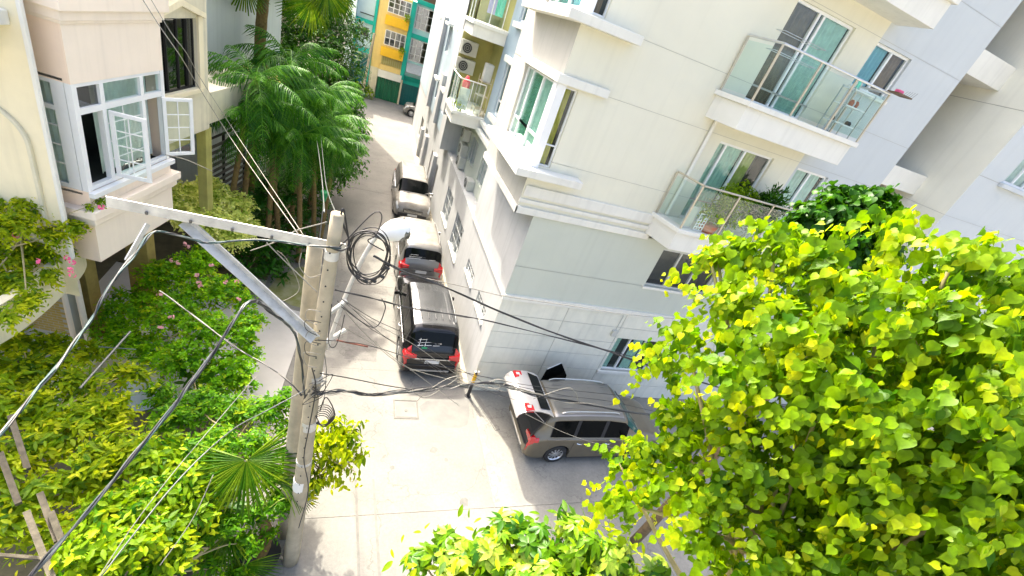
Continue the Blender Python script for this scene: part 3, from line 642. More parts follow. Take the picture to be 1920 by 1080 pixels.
mb = MB(); mb.tube([(3.75, 18.7, 7.0), (3.75, 18.7, 7.5), (3.75, 18.7, 7.75)], [.1, .16, .05], 9); tag(mb.build('red_bundle', 'cloth_red', smooth=True), 'red cloth bundle behind the alley balcony rail', 'bundle')
mb = MB(); mb.box(3.5, 3.9, 18.36, 18.4, 6.55, 7.35); tag(mb.build('white_board', 'ac_white', bevel=.01), 'white board leaning inside the alley balcony rail', 'board')
for (x, m, l) in ((3.8, 'cloth_lilac', 'lilac cloth hung on the upper alley balcony'), (4.1, 'cloth_mint', 'mint green cloth hung on the upper alley balcony')):
    mb = MB(); n = 10; vs = []
    for i in range(n + 1):
        xx = x + .3 * i / n; dy = .02 * math.sin(i * 1.9); vs += [(xx, 18.5 + dy, 10.0), (xx, 18.5 + dy * .3, 10.75)]
    mb.add(vs, [(2*i, 2*i+2, 2*i+3, 2*i+1) for i in range(n)]); tag(mb.build('hanging_cloth', m), l, 'laundry')
# upper front balcony: shelf of small things behind the glass and a tray on the rail
t = thing('shelf_unit', 'small stacked shelf behind the right glass of the upper balcony', 'shelf', (11.1, 9.2, 10.2))
for z in (10.45, 10.85, 11.2): mb = MB(); mb.box(10.7, 11.45, 8.95, 9.3, z, z + .025); mb.build('shelf', 'window_white', t)
mb = MB()
for x in (10.7, 11.45):
    for y in (8.95, 9.3): mb.bar((x, y, 10.2), (x, y, 11.25), .025, .025)
mb.build('uprights', 'alu', t)
for i in range(9):
    z = (10.475, 10.875, 11.225)[i % 3]; x = 10.78 + .085 * ((i * 5) % 8); cc = ['wood_brown', 'terracotta', 'ac_white', 'plastic_black', 'sign_white', 'cloth_mint'][i % 6]
    mb = MB(); r = .035 + .02 * (i % 2); hgt = .1 + .05 * (i % 3); mb.tube([(x, 9.1, z + .002), (x, 9.1, z + hgt * .6), (x, 9.1, z + hgt)], [r, r * 1.1, r * .5], 9)
    o = mb.build('jar', cc); tag(o, 'small ' + {'wood_brown': 'brown', 'terracotta': 'orange brown', 'ac_white': 'off white', 'plastic_black': 'black', 'sign_white': 'white', 'cloth_mint': 'mint green'}[cc] + ' jar on the ' + ('lowest', 'middle', 'top')[i % 3] + ' shelf of the upper balcony rack', 'jar', 'jars on the upper balcony shelf')
t = thing('rail_tray', 'dark wire tray with pink item fixed on the end of the upper balcony rail', 'tray', (11.6, 8.62, 11.4))
mb = MB(); mb.box(11.35, 11.85, 8.42, 8.72, 11.40, 11.43); mb.build('tray', 'wood_brown', t)
mb = MB()
for i in range(5): mb.tube([(11.85, 8.44 + .06 * i, 11.43), (11.93, 8.44 + .06 * i, 11.56)], .004, 4)
mb.build('wires', 'black_iron', t)
mb = MB(); mb.box(11.42, 11.6, 8.5, 8.62, 11.432, 11.5); mb.build('pink_item', 'pink_flower', t, bevel=.02)
t = thing('drying_rack', 'thin steel clothes drying frame hung inside the upper balcony', 'drying rack', (8.7, 9.1, 11.0))
mb = MB()
for z in (11.62, 11.25): 
    for y in (9.0, 9.25): mb.tube([(8.0, y, z), (9.3, y, z)], .008, 5)
    for x in (8.0, 9.3): mb.tube([(x, 9.0, z), (x, 9.25, z)], .008, 5)
mb.build('bars', 'alu', t)
t = thing('leaning_screen', 'grey framed mesh screen leaning in the lower balcony corner', 'screen', (8.3, 9.1, 7.02))
mb = MB(); pl = Plane((8.02, 8.92, 0), (1, .25, 0), (.25, -1, 0)); pbox(mb, pl, .0, .42, 7.03, 7.06, 0, .02); pbox(mb, pl, .0, .42, 7.58, 7.61, 0, .02); pbox(mb, pl, 0, .03, 7.06, 7.58, 0, .02); pbox(mb, pl, .39, .42, 7.06, 7.58, 0, .02); mb.build('frame', 'window_grey', t)
mb = MB(); pbox(mb, pl, .03, .39, 7.06, 7.58, .006, .012); mb.build('mesh', 'sage_wall', t)
t = thing('wire_crate', 'white plastic lattice crate beside the terracotta planter on the lower balcony', 'crate', (8.6, 8.95, 7.02))
mb = MB()
for i in range(4):
    for j in range(6): pass
for i in range(4): mb.bar((8.45 + .09 * i, 8.9, 7.03), (8.45 + .09 * i, 8.9, 7.5), .022, .012, up=(0, 1, 0))
for j in range(6): mb.bar((8.45, 8.892, 7.04 + .09 * j), (8.72, 8.892, 7.04 + .09 * j), .012, .022)
mb.build('lattice', 'window_white', t)

# ================================================================== FAR ROW at y = 47
def far_window(t, x0, x1, z0, z1, y=47.0, m='window_grey', nx=4, nz=3):
    mb = MB(); pl = Plane((0, y, 0), (1, 0, 0), (0, -1, 0))
    pbox(mb, pl, x0, x1, z0, z0 + .06, 0.001, .06); pbox(mb, pl, x0, x1, z1 - .06, z1, 0.001, .06)
    for i in range(nx + 1): u = x0 + (x1 - x0) * i / nx; pbox(mb, pl, u - .03, u + .03, z0 + .06, z1 - .06, 0.001, .07)
    for j in range(1, nz): z = z0 + (z1 - z0) * j / nz; pbox(mb, pl, x0 + .03, x1 - .03, z - .02, z + .02, .071, .09)
    w_ = mb.build('window', m, t)
    mb = MB(); mb.quad((x0, y - .012, z0), (x1, y - .012, z0), (x1, y - .012, z1), (x0, y - .012, z1)); mb.build('pane', 'pane_dark', w_)
    mb = MB(); mb.quad((x0, y - .006, z0), (x1, y - .006, z0), (x1, y - .006, z1), (x0, y - .006, z1)); mb.build('room_interior', 'awning_grey', w_)
    return w_
TH = 8.8
yb = thing('yellow_house', 'narrow yellow townhouse with green folding door at the end of the alley', 'house', (1.9, 47, 0))
mb = MB(); mb.box(.42, 3.12, 47, 52, 2.66, TH); mb.build('wall', 'far_yellow', yb)
mb = MB(); mb.box(.42, 1.15, 47.02, 52, 0, 2.66); mb.box(1.15, 3.3, 47.6, 52, 0, 2.66); mb.build('lower_wall', 'aged_cream', yb)
for z in (6.4, 3.85): mb = MB(); mb.box(1.1, 3.12, 46.55, 46.998, z, z + .75); mb.build('balcony_parapet', 'far_yellow_strong', yb, bevel=.02)
mb = MB(); mb.box(1.2, 3.12, 46.75, 46.998, 3.0, 3.1); mb.box(1.2, 3.12, 46.7, 46.99, 2.66, 3.0); mb.build('ledge', 'far_yellow', yb)
mb = MB(); mb.box(1.15, 3.28, 46.6, 47.0, 2.02, 2.64); mb.build('canopy', 'cream_trim', yb)
mb = MB(); mb.box(1.3, 3.1, 46.98, 46.99, 3.12, 3.84); mb.build('balcony_grille', 'olive_wall', yb)
for i in range(10): mb = MB(); mb.bar((1.35 + .19 * i, 46.9, 3.1), (1.35 + .19 * i, 46.9, 3.84), .02, .02); mb.build('grille_bar', 'rail_beige', yb)
for i in range(6): mb = MB(); mb.box(1.22 + .345 * i, 1.555 + .345 * i, 47.0 + .04 * (i % 2), 47.05 + .04 * (i % 2), 0, 2.0); mb.build('folding_door_leaf', 'far_green_door', yb)
far_window(yb, 1.2, 3.08, 7.35, 8.6, m='window_white'); far_window(yb, 1.3, 3.08, 4.75, 6.0, m='window_white', nx=4, nz=2)
tb = thing('teal_house', 'pale cyan townhouse with teal pillars and teal shutter at the end of the alley', 'house', (4.5, 47, 0))
mb = MB(); mb.box(3.5, 7, 47, 52, 2.7, TH); mb.build('wall', 'far_cyan', tb)
mb = MB(); mb.box(3.13, 3.5, 46.7, 47.3, 2.3, TH); mb.build('pillar', 'far_teal', tb)
mb = MB(); mb.box(3.32, 3.46, 46.8, 47.3, 0, 2.3); mb.build('gate_pillar', 'yellow_wall', tb)
for z in (6.02, 8.75): mb = MB(); mb.box(3.5, 5.6, 46.85, 47, z, z + .35); mb.build('window_band', 'far_teal', tb)
far_window(tb, 3.6, 5.1, 6.8, 8.6, nx=3, nz=3); far_window(tb, 3.6, 5.1, 4.1, 5.95, nx=3, nz=3)
mb = MB(); mb.add([(3.55, 47, 3.9), (5.6, 47, 3.9), (5.6, 46.1, 3.2), (3.55, 46.1, 3.2), (3.55, 47, 3.84), (5.6, 47, 3.84), (5.6, 46.1, 3.14), (3.55, 46.1, 3.14)], [(0, 1, 2, 3), (7, 6, 5, 4), (3, 2, 6, 7), (0, 3, 7, 4), (1, 5, 6, 2)]); mb.build('awning', 'awning_grey', tb)
mb = MB(); mb.box(3.5, 5.7, 46.8, 47, 2.66, 2.72); mb.box(3.5, 7, 47.1, 52, 2.2, 2.7); mb.box(3.5, 5.7, 46.95, 47.09, 2.0, 2.3); mb.build('door_header', 'far_teal', tb)
for i in range(8): mb = MB(); mb.box(3.5 + .27 * i, 3.76 + .27 * i, 47.0 + .03 * (i % 2), 47.04 + .03 * (i % 2), 0, 2.0); mb.build('folding_door_leaf', 'far_teal_door', tb)
mb = MB(); mb.box(3.5, 7, 47.3, 52, 0, 2.2); mb.build('lower_wall', 'far_teal_door', tb)
bb = thing('pale_blue_house', 'pale blue house with teal framed balcony beside the yellow townhouse', 'house', (-1.2, 47, 0))
mb = MB(); mb.box(-5, -1.3, 45.6, 52, 0, TH); mb.build('side_wall', 'far_pale', bb)
mb = MB(); mb.box(-1.28, .38, 47.1, 52, 0, TH); mb.build('wall', 'far_pale', bb)
mb = MB(); mb.box(.16, .40, 46.9, 47.09, 0, TH); mb.box(-1.28, .15, 46.8, 47.09, 5.95, 6.25); mb.box(-1.28, -1.05, 46.8, 47.09, 3.6, 5.95); mb.box(-1.28, .15, 46.8, 47.09, 3.6, 4.0); mb.build('frame', 'far_teal', bb)
mb = MB(); mb.box(-1.28, .15, 46.6, 47.09, 3.3, 3.5); mb.box(-1.28, .15, 46.9, 47.09, .0, 3.3); mb.build('awning', 'far_teal_door', bb)
mb = MB(); mb.box(-.75, -.1, 47.05, 47.09, 4.9, 5.6); mb.build('window', 'dark_gap', bb)
mb = MB(); mb.box(-1.0, .2, 47.0, 47.09, 6.6, 6.66); mb.build('rail', 'black_iron', bb)

# ================================================================== LEFT HOUSE
TL = math.radians(12.9); UL = Vector((math.sin(TL), math.cos(TL), 0)); VL = Vector((math.cos(TL), -math.sin(TL), 0)); C0 = Vector((-4.25, 9, 0))
def Lp(u, v, z): return C0 + UL * u + VL * v + Vector((0, 0, z))
LH = thing('peach_house', 'peach plastered house with a bay window and open white casements', 'house', C0)
BF = Plane(C0, UL, VL); BS = Plane(C0, -VL, -UL); MW = Plane(C0 + VL * -.35, UL, VL)
def lbox(mb, u0, u1, v0, v1, z0, z1):
    vs = [Lp(u, v, z) for z in (z0, z1) for v in (v0, v1) for u in (u0, u1)]
    return mb.add(vs, [(0, 1, 3, 2), (4, 6, 7, 5), (0, 4, 5, 1), (2, 3, 7, 6), (0, 2, 6, 4), (1, 5, 7, 3)])
wh = [(0.0, 2.27, 5.18, 7.03)]
wall(BF, 0, 2.27, 3.72, 4.62, [], 'bay_wall', 'peach_pale', LH); wall(BF, 0, 2.27, 4.62, 5.18, [], 'bay_wall', 'peach_pale', LH)
wall(BF, 0, 2.27, 7.03, 8.9, [], 'bay_wall', 'peach_pale', LH)
wall(BS, 0, .9, 3.72, 5.18, [], 'bay_side_wall', 'peach_wall', LH); wall(BS, 0, .9, 7.03, 8.9, [], 'bay_side_wall', 'peach_wall', LH)
mb = MB(); mb.quad(Lp(2.27, 0, 3.72), Lp(2.27, -.35, 3.72), Lp(2.27, -.35, 8.9), Lp(2.27, 0, 8.9)); lbox(mb, 0.01, 2.26, -.34, -.01, 3.70, 3.72); mb.build('bay_return', 'peach_wall', LH)
# mouldings
for (z0, z1, e) in ((7.90, 7.95, .03), (7.95, 8.10, .06), (8.10, 8.34, .12), (4.50, 4.55, .04), (4.55, 4.70, .08), (4.70, 4.86, .14)):
    mb = MB(); mb.add([Lp(u, v, z) for z in (z0, z1) for (u, v) in ((-e, e), (2.27 + e, e), (2.27 + e, -.3), (-e, -.6))], [(0, 3, 2, 1), (4, 5, 6, 7), (0, 1, 5, 4), (1, 2, 6, 5), (2, 3, 7, 6), (3, 0, 4, 7)])
    mb.build('moulding', 'peach_pale', LH, bevel=.012)
mb = MB(); lbox(mb, -.02, 2.3, 0, .1, 5.08, 5.18); mb.build('window_sill', 'window_white', LH, bevel=.01)
# bay window: posts, transom, openings
mb = MB(); zt = 6.58
lbox(mb, 0, .10, -.10, .0, 5.18, 7.03); lbox(mb, 2.17, 2.27, -.1, 0, 5.18, 7.03)
lbox(mb, .10, 2.17, -.09, -.01, 6.97, 7.03); lbox(mb, .10, 2.17, -.09, -.01, 5.18, 5.26); lbox(mb, .10, 2.17, -.09, -.005, zt - .05, zt + .05)
for u in (.62, 1.62): lbox(mb, u - .045, u + .045, -.095, -.003, 5.26, zt - .05); lbox(mb, u - .045, u + .045, -.095, -.003, zt + .05, 6.97)
BW = mb.build('bay_window', 'window_white', LH)
mb = MB(); lbox(mb, 0.002, .085, -.30, -.11, 5.18, 7.03); lbox(mb, 0.0, .04, -.9, -.3, 6.97, 7.03); lbox(mb, 0, .04, -.9, -.3, zt - .04, zt + .04); lbox(mb, 0, .04, -.9, -.3, 5.18, 5.26)
for z in (5.62, 5.95, 6.28): lbox(mb, .012, .028, -.9, -.3, z - .012, z + .012)
mb.build('side_window', 'window_white', LH)
mb = MB(); mb.quad(Lp(.02, -.9, 5.2), Lp(.02, -.3, 5.2), Lp(.02, -.3, 7), Lp(.02, -.9, 7)); mb.build('pane', 'pane_clear', BW)
for (a, q) in ((.1, .57), (.66, 1.57), (1.66, 2.17)):
    mb = MB(); mb.quad(Lp(a, -.05, zt + .05), Lp(q, -.05, zt + .05), Lp(q, -.05, 6.97), Lp(a, -.05, 6.97)); mb.build('pane', 'pane_dark' if a < .3 else 'pane_green', BW)
mb = MB(); mb.quad(Lp(.66, -.05, 5.26), Lp(1.57, -.05, 5.26), Lp(1.57, -.05, zt - .05), Lp(.66, -.05, zt - .05)); mb.build('pane', 'pane_green', BW)
mb = MB()
for z in (5.59, 5.92, 6.25): lbox(mb, .66, 1.57, -.06, -.044, z - .01, z + .01)
lbox(mb, 1.108, 1.128, -.058, -.046, 5.26, zt - .05); mb.build('glazing_bar', 'window_white', BW)
curtain(BF, .68, 2.15, 5.25, 6.95, -.28, 'curtain_white', BW, seed=4)
mb = MB(); pl = BS; n = 20; vs = []
for i in range(n + 1): v = -.9 + .8 * i / n; vs += [Lp(.1 + .02 * math.sin(i * 2.2), v, 5.22), Lp(.1 + .02 * math.sin(i * 2.2), v, 6.98)]
mb.add(vs, [(2*i, 2*i+2, 2*i+3, 2*i+1) for i in range(n)]); mb.build('curtain', 'curtain_white', BW)
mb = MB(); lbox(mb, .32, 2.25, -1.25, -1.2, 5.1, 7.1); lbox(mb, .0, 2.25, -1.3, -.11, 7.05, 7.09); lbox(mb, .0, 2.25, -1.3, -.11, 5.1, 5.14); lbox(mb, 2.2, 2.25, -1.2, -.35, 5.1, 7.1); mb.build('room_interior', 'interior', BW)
def sash(hu, wd, ang, zb, zt_, sgn):
    """open casement hinged at u=hu on the bay face; ang measured from the facade outwards"""
    d = (UL * math.cos(ang) * sgn + VL * math.sin(ang)); n = Vector((0, 0, 1)).cross(d)
    pl = Plane(Lp(hu, .02, 0), d, n); mb = MB(); f = .07
    pbox(mb, pl, 0, wd, zb, zb + f, -.02, .02); pbox(mb, pl, 0, wd, zt_ - f, zt_, -.02, .02); pbox(mb, pl, 0, f, zb + f, zt_ - f, -.02, .02); pbox(mb, pl, wd - f, wd, zb + f, zt_ - f, -.02, .02)
    s_ = mb.build('open_casement', 'window_white', LH, bevel=.004)
    mb = MB()
    for k in range(1, 4): z = zb + f + (zt_ - zb - 2 * f) * k / 4; pbox(mb, pl, f, wd - f, z - .009, z + .009, -.008, .008)
    pbox(mb, pl, wd / 2 - .009, wd / 2 + .009, zb + f, zt_ - f, -.007, .007); mb.build('glazing_bar', 'window_white', s_)
    mb = MB(); mb.quad(pl.p(f, zb + f), pl.p(wd - f, zb + f), pl.p(wd - f, zt_ - f), pl.p(f, zt_ - f)); mb.build('pane', 'pane_clear', s_)
sash(.68, .56, math.radians(82), 5.28, 6.52, 1); sash(2.12, .58, math.radians(33), 5.28, 6.52, 1)
# main wall beyond the bay: dark window with pediment
wall(MW, 2.27, 4.55, 5.25, 8.9, [(2.74, 4.12, 6.33, 7.85)], 'wall', 'aged_cream', LH)
window(MW, 2.74, 4.12, 6.33, 7.85, LH, cols=[3.1, 3.5, 3.85], fm='black_iron', gm='pane_dark', curt=[(3.55, 3.8, 'curtain_olive')], fw=.035)
mb = MB(); q = [(2.6, 7.87), (3.42, 8.12), (4.32, 7.87), (4.32, 7.98), (3.42, 8.25), (2.6, 7.98)]
mb.add([MW.p(u, z, d) for d in (0.001, .12) for u, z in q], [(0, 1, 4, 5), (1, 2, 3, 4), (6, 11, 10, 7), (7, 10, 9, 8), (5, 4, 10, 11), (4, 3, 9, 10), (0, 6, 7, 1), (1, 7, 8, 2), (2, 8, 9, 3), (0, 5, 11, 6)]); mb.build('pediment', 'yellow_wall', LH)
mb = MB(); pbox(mb, MW, 4.12, 4.3, 6.3, 7.9, .001, .05); pbox(mb, MW, 2.7, 4.2, 6.24, 6.32, .001, .07); mb.build('window_surround', 'yellow_wall', LH)
mb = MB(); lbox(mb, 4.555, 7.6, -1.4, -.42, 5.30, 6.1); lbox(mb, 2.3, 4.55, -1.6, -.36, 5.22, 5.25); mb.build('beam', 'aged_cream', LH, bevel=.01)
mb = MB(); lbox(mb, 4.46, 4.74, -.64, -.40, 0, 5.21); mb.build('pillar', 'yellow_pillar', LH, bevel=.01)
mb = MB(); lbox(mb, 2.6, 4.45, -.85, -.75, 4.75, 5.2); mb.build('lintel', 'yellow_pillar', LH)
mb = MB(); lbox(mb, 2.3, 2.6, -1.2, -.7, 0, 5.2); lbox(mb, 1.4, 1.75, -1.9, -1.5, 0, 3.69); mb.build('pillar', 'brick_yellow', LH, bevel=.01)
mb = MB(); lbox(mb, 2.3, 7.6, -4, -3.9, 0, 5.3); mb.build('garage_back_wall', 'dark_gap', LH)
mb = MB(); lbox(mb, -.2, 2.25, -5, -2.6, 0, 3.7); lbox(mb, -.2, 7.6, -7, -4, 0, 8.9); lbox(mb, -.2, 2.2, -4, -1.3, 7.2, 8.9); lbox(mb, 2.2, 4.5, -4, -1.0, 8.1, 8.9); lbox(mb, -.2, 4.5, -7, -.4, 8.9, 9.0); mb.build('rear_wall', 'aged_cream', LH)
# ---- neighbour: pale yellow house with curved balcony
NH = thing('yellow_corner_house', 'pale yellow house with arched wall panel and curved planted balcony', 'house', Lp(-.4, -2, 0))
NP = Plane(Lp(-.30, -.16, 0), -VL, -UL)
wall(NP, .09, 6, 3.0, 8.8, [], 'wall', 'yellow_wall', NH)
mb = MB(); lbox(mb, -.345, -.285, -.262, -.20, 3.9, 8.8); mb.build('corner_strip', 'cream_trim', NH, bevel=.01)
arc = []
for i in range(24):
    t_ = i / 23 * math.pi; arc.append(NP.p(1.15 + .78 * math.cos(t_), 5.95 + .62 * math.sin(t_) , .02))
arc = [NP.p(1.93, 4.2, .02)] + arc + [NP.p(.37, 4.2, .02)]
mb = MB(); mb.tube(arc, .04, 6); mb.build('arch_moulding', 'aged_cream', NH)
mb = MB(); pbox(mb, NP, .5, 4, 7.35, 7.75, .0, .55); pbox(mb, NP, .25, 4, 7.75, 7.95, 0, .75); mb.build('upper_ledge', 'cream_trim', NH, bevel=.02)
mb = MB(); lbox(mb, -.28, 5.0, -6, -.9, 8.0, 8.8); mb.build('upper_wall', 'yellow_wall', NH)
# curved balcony parapet
cv = [atz(*p, 3.75) for p in ((-60, 600), (0, 572), (60, 533), (110, 492), (140, 465), (152, 445), (150, 430))]
cv = spline(cv, 6); cen = Vector((-6.0, 8.0, 0)); vs = []
for p in cv:
    inn = (Vector((cen.x, cen.y, 0)) - Vector((p.x, p.y, 0))).normalized() * .16
    vs += [(p.x, p.y, 3.05), (p.x, p.y, 3.75), (p.x + inn.x, p.y + inn.y, 3.75), (p.x + inn.x, p.y + inn.y, 3.05)]
n = len(cv); mb = MB(); mb.add(vs, [(4*i+a, 4*i+4+a, 4*i+4+(a+1) % 4, 4*i+(a+1) % 4) for i in range(n-1) for a in range(4)] + [(0, 1, 2, 3), (4*n-1, 4*n-2, 4*n-3, 4*n-4)]); mb.build('curved_parapet', 'yellow_wall', NH)
mb = MB(); mb.add([(p.x * 1.0, p.y, 3.1) for p in cv] + [(-8.5, 9, 3.1), (-8.5, 5.5, 3.1)], [tuple(range(n + 2))[::-1]]); mb.build('balcony_floor', 'aged_cream', NH)
# brick wall panel with single bricks
bp = Plane(Lp(.45, -1.25, 0), -VL, -UL)
mb = MB(); pbox(mb, bp, -.1, 3.4, 0, 3.1, -.3, -.001); mb.build('brick_backing', 'groove', NH)
me0 = None
for r in range(26):
    for c in range(11):
        u = c * .21 + (.105 if r % 2 else 0); z = 1.1 + r * .072
        if me0 is None:
            mb = MB(); mb.box(0, .198, -.014, 0, 0, .06); o = mb.build('brick', 'brick_yellow', NH, local=True); me0 = o.data
        else: o = bpy.data.objects.new('brick', me0); COL.objects.link(o); o.parent = NH
        P = bp.p(u, z, 0) - origin_of(NH); o.location = P; o.rotation_euler = (0, 0, math.atan2(-VL.y, -VL.x))
for (v, du, l) in ((-1.18, .42, 'a'), (-1.00, .55, 'b')):
    mb = MB(); P = Lp(du, v, 0); mb.tube([P, P + Vector((0, 0, 3.7))], .06 if l == 'b' else .05, 10); mb.build('downpipe', 'peach_pale', NH)
mb = MB(); lbox(mb, -.7, 1.9, -1.0, -.55, 0, .75); tag(mb.build('garden_wall', 'aged_cream', bevel=.02), 'low stained garden wall at the foot of the white downpipes', 'wall')
# ---- white plain block behind the palms and its golden tiled lean-to
WB = thing('white_house', 'plain white rendered house with small dark opening behind the palms', 'house', Lp(9.5, -3, 0))
mb = MB(); lbox(mb, 7.7, 13.0, -8, -2.0, 5.5, 12.5); lbox(mb, 7.9, 13, -8, -3.2, 0, 5.5); mb.build('wall', 'grey_white_wall', WB, bevel=.01)
mb = MB(); mb.add([Lp(7.69, -2.6, 7.9), Lp(7.69, -2.15, 7.9), Lp(7.69, -2.3, 7.0)], [(0, 1, 2)]); mb.build('dark_opening', 'interior', WB)
mb = MB(); lbox(mb, 7.5, 13.2, -2.2, -1.8, 8.0, 8.3); mb.build('eaves', 'cream_trim', WB)
mb = MB(); mb.add([Lp(7.6, -1.4, 5.3), Lp(11.5, -1.2, 5.3), Lp(11.5, -2.0, 5.8), Lp(7.6, -2.0, 5.8), Lp(7.6, -1.4, 5.2), Lp(11.5, -1.2, 5.2)], [(0, 1, 2, 3), (0, 4, 5, 1)]); mb.build('lean_to_roof', 'roof_gold', WB)
G2 = thing('rear_house', 'tall cream house behind the broad dark tree', 'house', Lp(18, -3, 0))
mb = MB(); lbox(mb, 13.3, 21, -9, -3.4, 0, 12); mb.build('wall', 'yellow_wall', G2)
for z in (5, 8):
    for u in (14.5, 17): far = MB(); lbox(far, u, u + 1.1, -3.4, -3.36, z, z + 1.3); far.build('window', 'interior', G2)
G3 = thing('shading_left_house', 'tall cream house half hidden by trees on the far left of the alley', 'house', (-5, 37, 0))
mb = MB(); mb.box(-9, -1.65, 33, 41.4, 0, 18); mb.build('wall', 'aged_cream', G3)  # added shadow caster; corner and height set for the far alley's shade edge
# ---- gate with slats
GT = thing('slatted_gate', 'black metal gate of horizontal slats beside the yellow pillar', 'gate', Lp(9.5, -2.0, 0))
gp = Plane(Lp(0, -1.6, 0), UL, VL)
mb = MB()
for u in (6.3, 7.75, 9.2): pbox(mb, gp, u - .04, u + .04, 0, 4.0, -.03, .03)
pbox(mb, gp, 6.34, 9.16, 3.94, 4.0, -.02, .02); mb.build('gate_frame', 'black_iron', GT)
for i in range(16):
    z = .5 + .21 * i; mb = MB(); pbox(mb, gp, 6.34, 9.16, z, z + .11, .031, .045); mb.build('slat', 'iron', GT)
pb = thing('white_lattice_fence', 'white metal lattice fence panel at the foot of the palms', 'fence', atz(480, 335, .05))
mb = MB(); A = atz(470, 350, .05); B = atz(497, 330, .05); A.z = B.z = .05
for p in (A, B): mb.tube([p, p + Vector((0, 0, 1.6))], .035, 8)
mb.tube([A + Vector((0, 0, 1.5)), B + Vector((0, 0, 1.5))], .025, 6); mb.tube([A + Vector((0, 0, .3)), B + Vector((0, 0, .3))], .025, 6); mb.build('frame', 'window_white', pb)
for i in range(4):
    mb = MB(); a = A.lerp(B, i / 4); c = A.lerp(B, (i + 1) / 4); mb.tube([a + Vector((0, 0, .3)), c + Vector((0, 0, 1.5))], .014, 5); mb.tube([c + Vector((0, 0, .3)), a + Vector((0, 0, 1.5))], .014, 5); mb.build('lattice_bar', 'window_white', pb)

# ================================================================== VEHICLES
def smooth_interp(x, xs, ys):
    return float(np.interp(x, xs, ys))
class CarShape:
    """body lofted from cross sections along its length; X forward from the rear bumper, Y left, Z up"""
    NJ = 11
    def __init__(s, L, W, roof, belt, rad=.34, axles=(.95, 3.70), clear=.24, wtop=.62, tail=.10, nose=.5):
        s.L, s.W, s.roof, s.belt, s.rad, s.axles = L, W, roof, belt, rad, axles
        xs = set(np.round(np.linspace(0, L, int(L / .06)), 3)); xs |= {.01, .03, L - .01, L - .03}
        for a in axles:
            for q in np.linspace(-1, 1, 13): xs.add(round(a + q * (rad + .055), 3))
        s.xs = sorted(xs); s.rings = []
        for x in s.xs:
            hw = W / 2 * (1 - .06 * max(0, 1 - x / .5) ** 2 - .14 * max(0, 1 - (L - x) / .9) ** 2.2)
            if x < .08: hw -= .05 * (1 - x / .08)
            if L - x < .10: hw -= .08 * (1 - (L - x) / .10)
            zr = float(np.interp(x, *zip(*roof))); zb_ = float(np.interp(x, *zip(*belt))); zb_ = min(zb_, zr - .015)
            zc = clear + .06 * max(0, 1 - x / .3) + .05 * max(0, 1 - (L - x) / .4)
            arch = 0
            for a in axles:
                d = abs(x - a); r = rad + .055
                if d < r: arch = max(arch, rad + math.sqrt(r * r - d * d))
            za = max(zc, arch); zm = max(za + .02, min(zb_ - .12, .55)); zm2 = max(zm + .02, zb_ - .10)
            h = zr - zb_; t_ = min(1, max(0, (h - .06) / .42)); wt = wtop * W / 2 * 1.0
            def L3(a, b): return a + (b - a) * t_
            ring = [(hw - .05, za), (hw - .006, za + .02), (hw, zm), (hw - .012, zm2), (hw - .035, zb_ - .01), (hw - .075, zb_ + .018 * min(1, h * 5)),
                    (L3(hw - .14, wt + .10), L3(zb_ + .55 * h, zr - .16)), (L3(hw - .22, wt + .03), L3(zb_ + .78 * h, zr - .055)),
                    (L3(hw - .34, wt - .08), L3(zb_ + .92 * h, zr - .015)), (.45 * hw, zr - .004), (0, zr)]
            s.rings.append([(x, max(y, 0), z) for y, z in ring])
    def body(s, m, parent):
        NJ = s.NJ; mb = MB(); n = len(s.xs); full = 2 * NJ - 1
        for r in s.rings:
            mb.v += [(x, y, z) for x, y, z in r] + [(x, -y, z) for x, y, z in r[-2::-1]]
        for i in range(n - 1):
            for j in range(full - 1):
                a = i * full + j; mb.f.append((a, a + full, a + full + 1, a + 1))
            a = i * full; mb.f.append((a, a + full - 1, a + 2 * full - 1, a + full))
        mb.f.append(tuple(range(full))); mb.f.append(tuple((n - 1) * full + j for j in range(full - 1, -1, -1)))
        o = mb.build('body', m, parent, smooth=True, local=True)
        es = o.modifiers.new('edges', 'EDGE_SPLIT'); es.split_angle = math.radians(48)
        return o
    def patch(s, x0, x1, j0, j1, name, m, parent, off=.006, sides=(1, -1), thick=False):
        idx = [i for i, x in enumerate(s.xs) if x0 - 1e-4 <= x <= x1 + 1e-4]; out = None
        if len(idx) < 2: return None
        full_top = j1 == s.NJ - 1
        groups = [None] if full_top and len(sides) == 2 else sides
        for sd_ in groups:
            mb = MB(); rows = []
            for i in idx:
                r = s.rings[i]; row = [r[j] for j in range(j0, j1 + 1)]
                if sd_ is None: row = row + [(x, -y, z) for x, y, z in row[-2::-1]]
                elif sd_ < 0: row = [(x, -y, z) for x, y, z in row]
                rows.append(row)
            A = np.array(rows); du = np.gradient(A, axis=0); dv = np.gradient(A, axis=1)
            N = np.cross(du, dv); N /= (np.linalg.norm(N, axis=2, keepdims=True) + 1e-9)
            c = np.array([s.L / 2, 0, .7]); sg = np.sign(((A - c) * N).sum(axis=2, keepdims=True)); N = N * sg
            A = A + N * off; a, b_ = A.shape[:2]
            mb.v = [tuple(p) for p in A.reshape(-1, 3)]
            mb.f = [(i * b_ + j, (i + 1) * b_ + j, (i + 1) * b_ + j + 1, i * b_ + j + 1) for i in range(a - 1) for j in range(b_ - 1)]
            o = mb.build(name, m, parent, smooth=True, local=True); out = o
            if sd_ is None: break
        return out
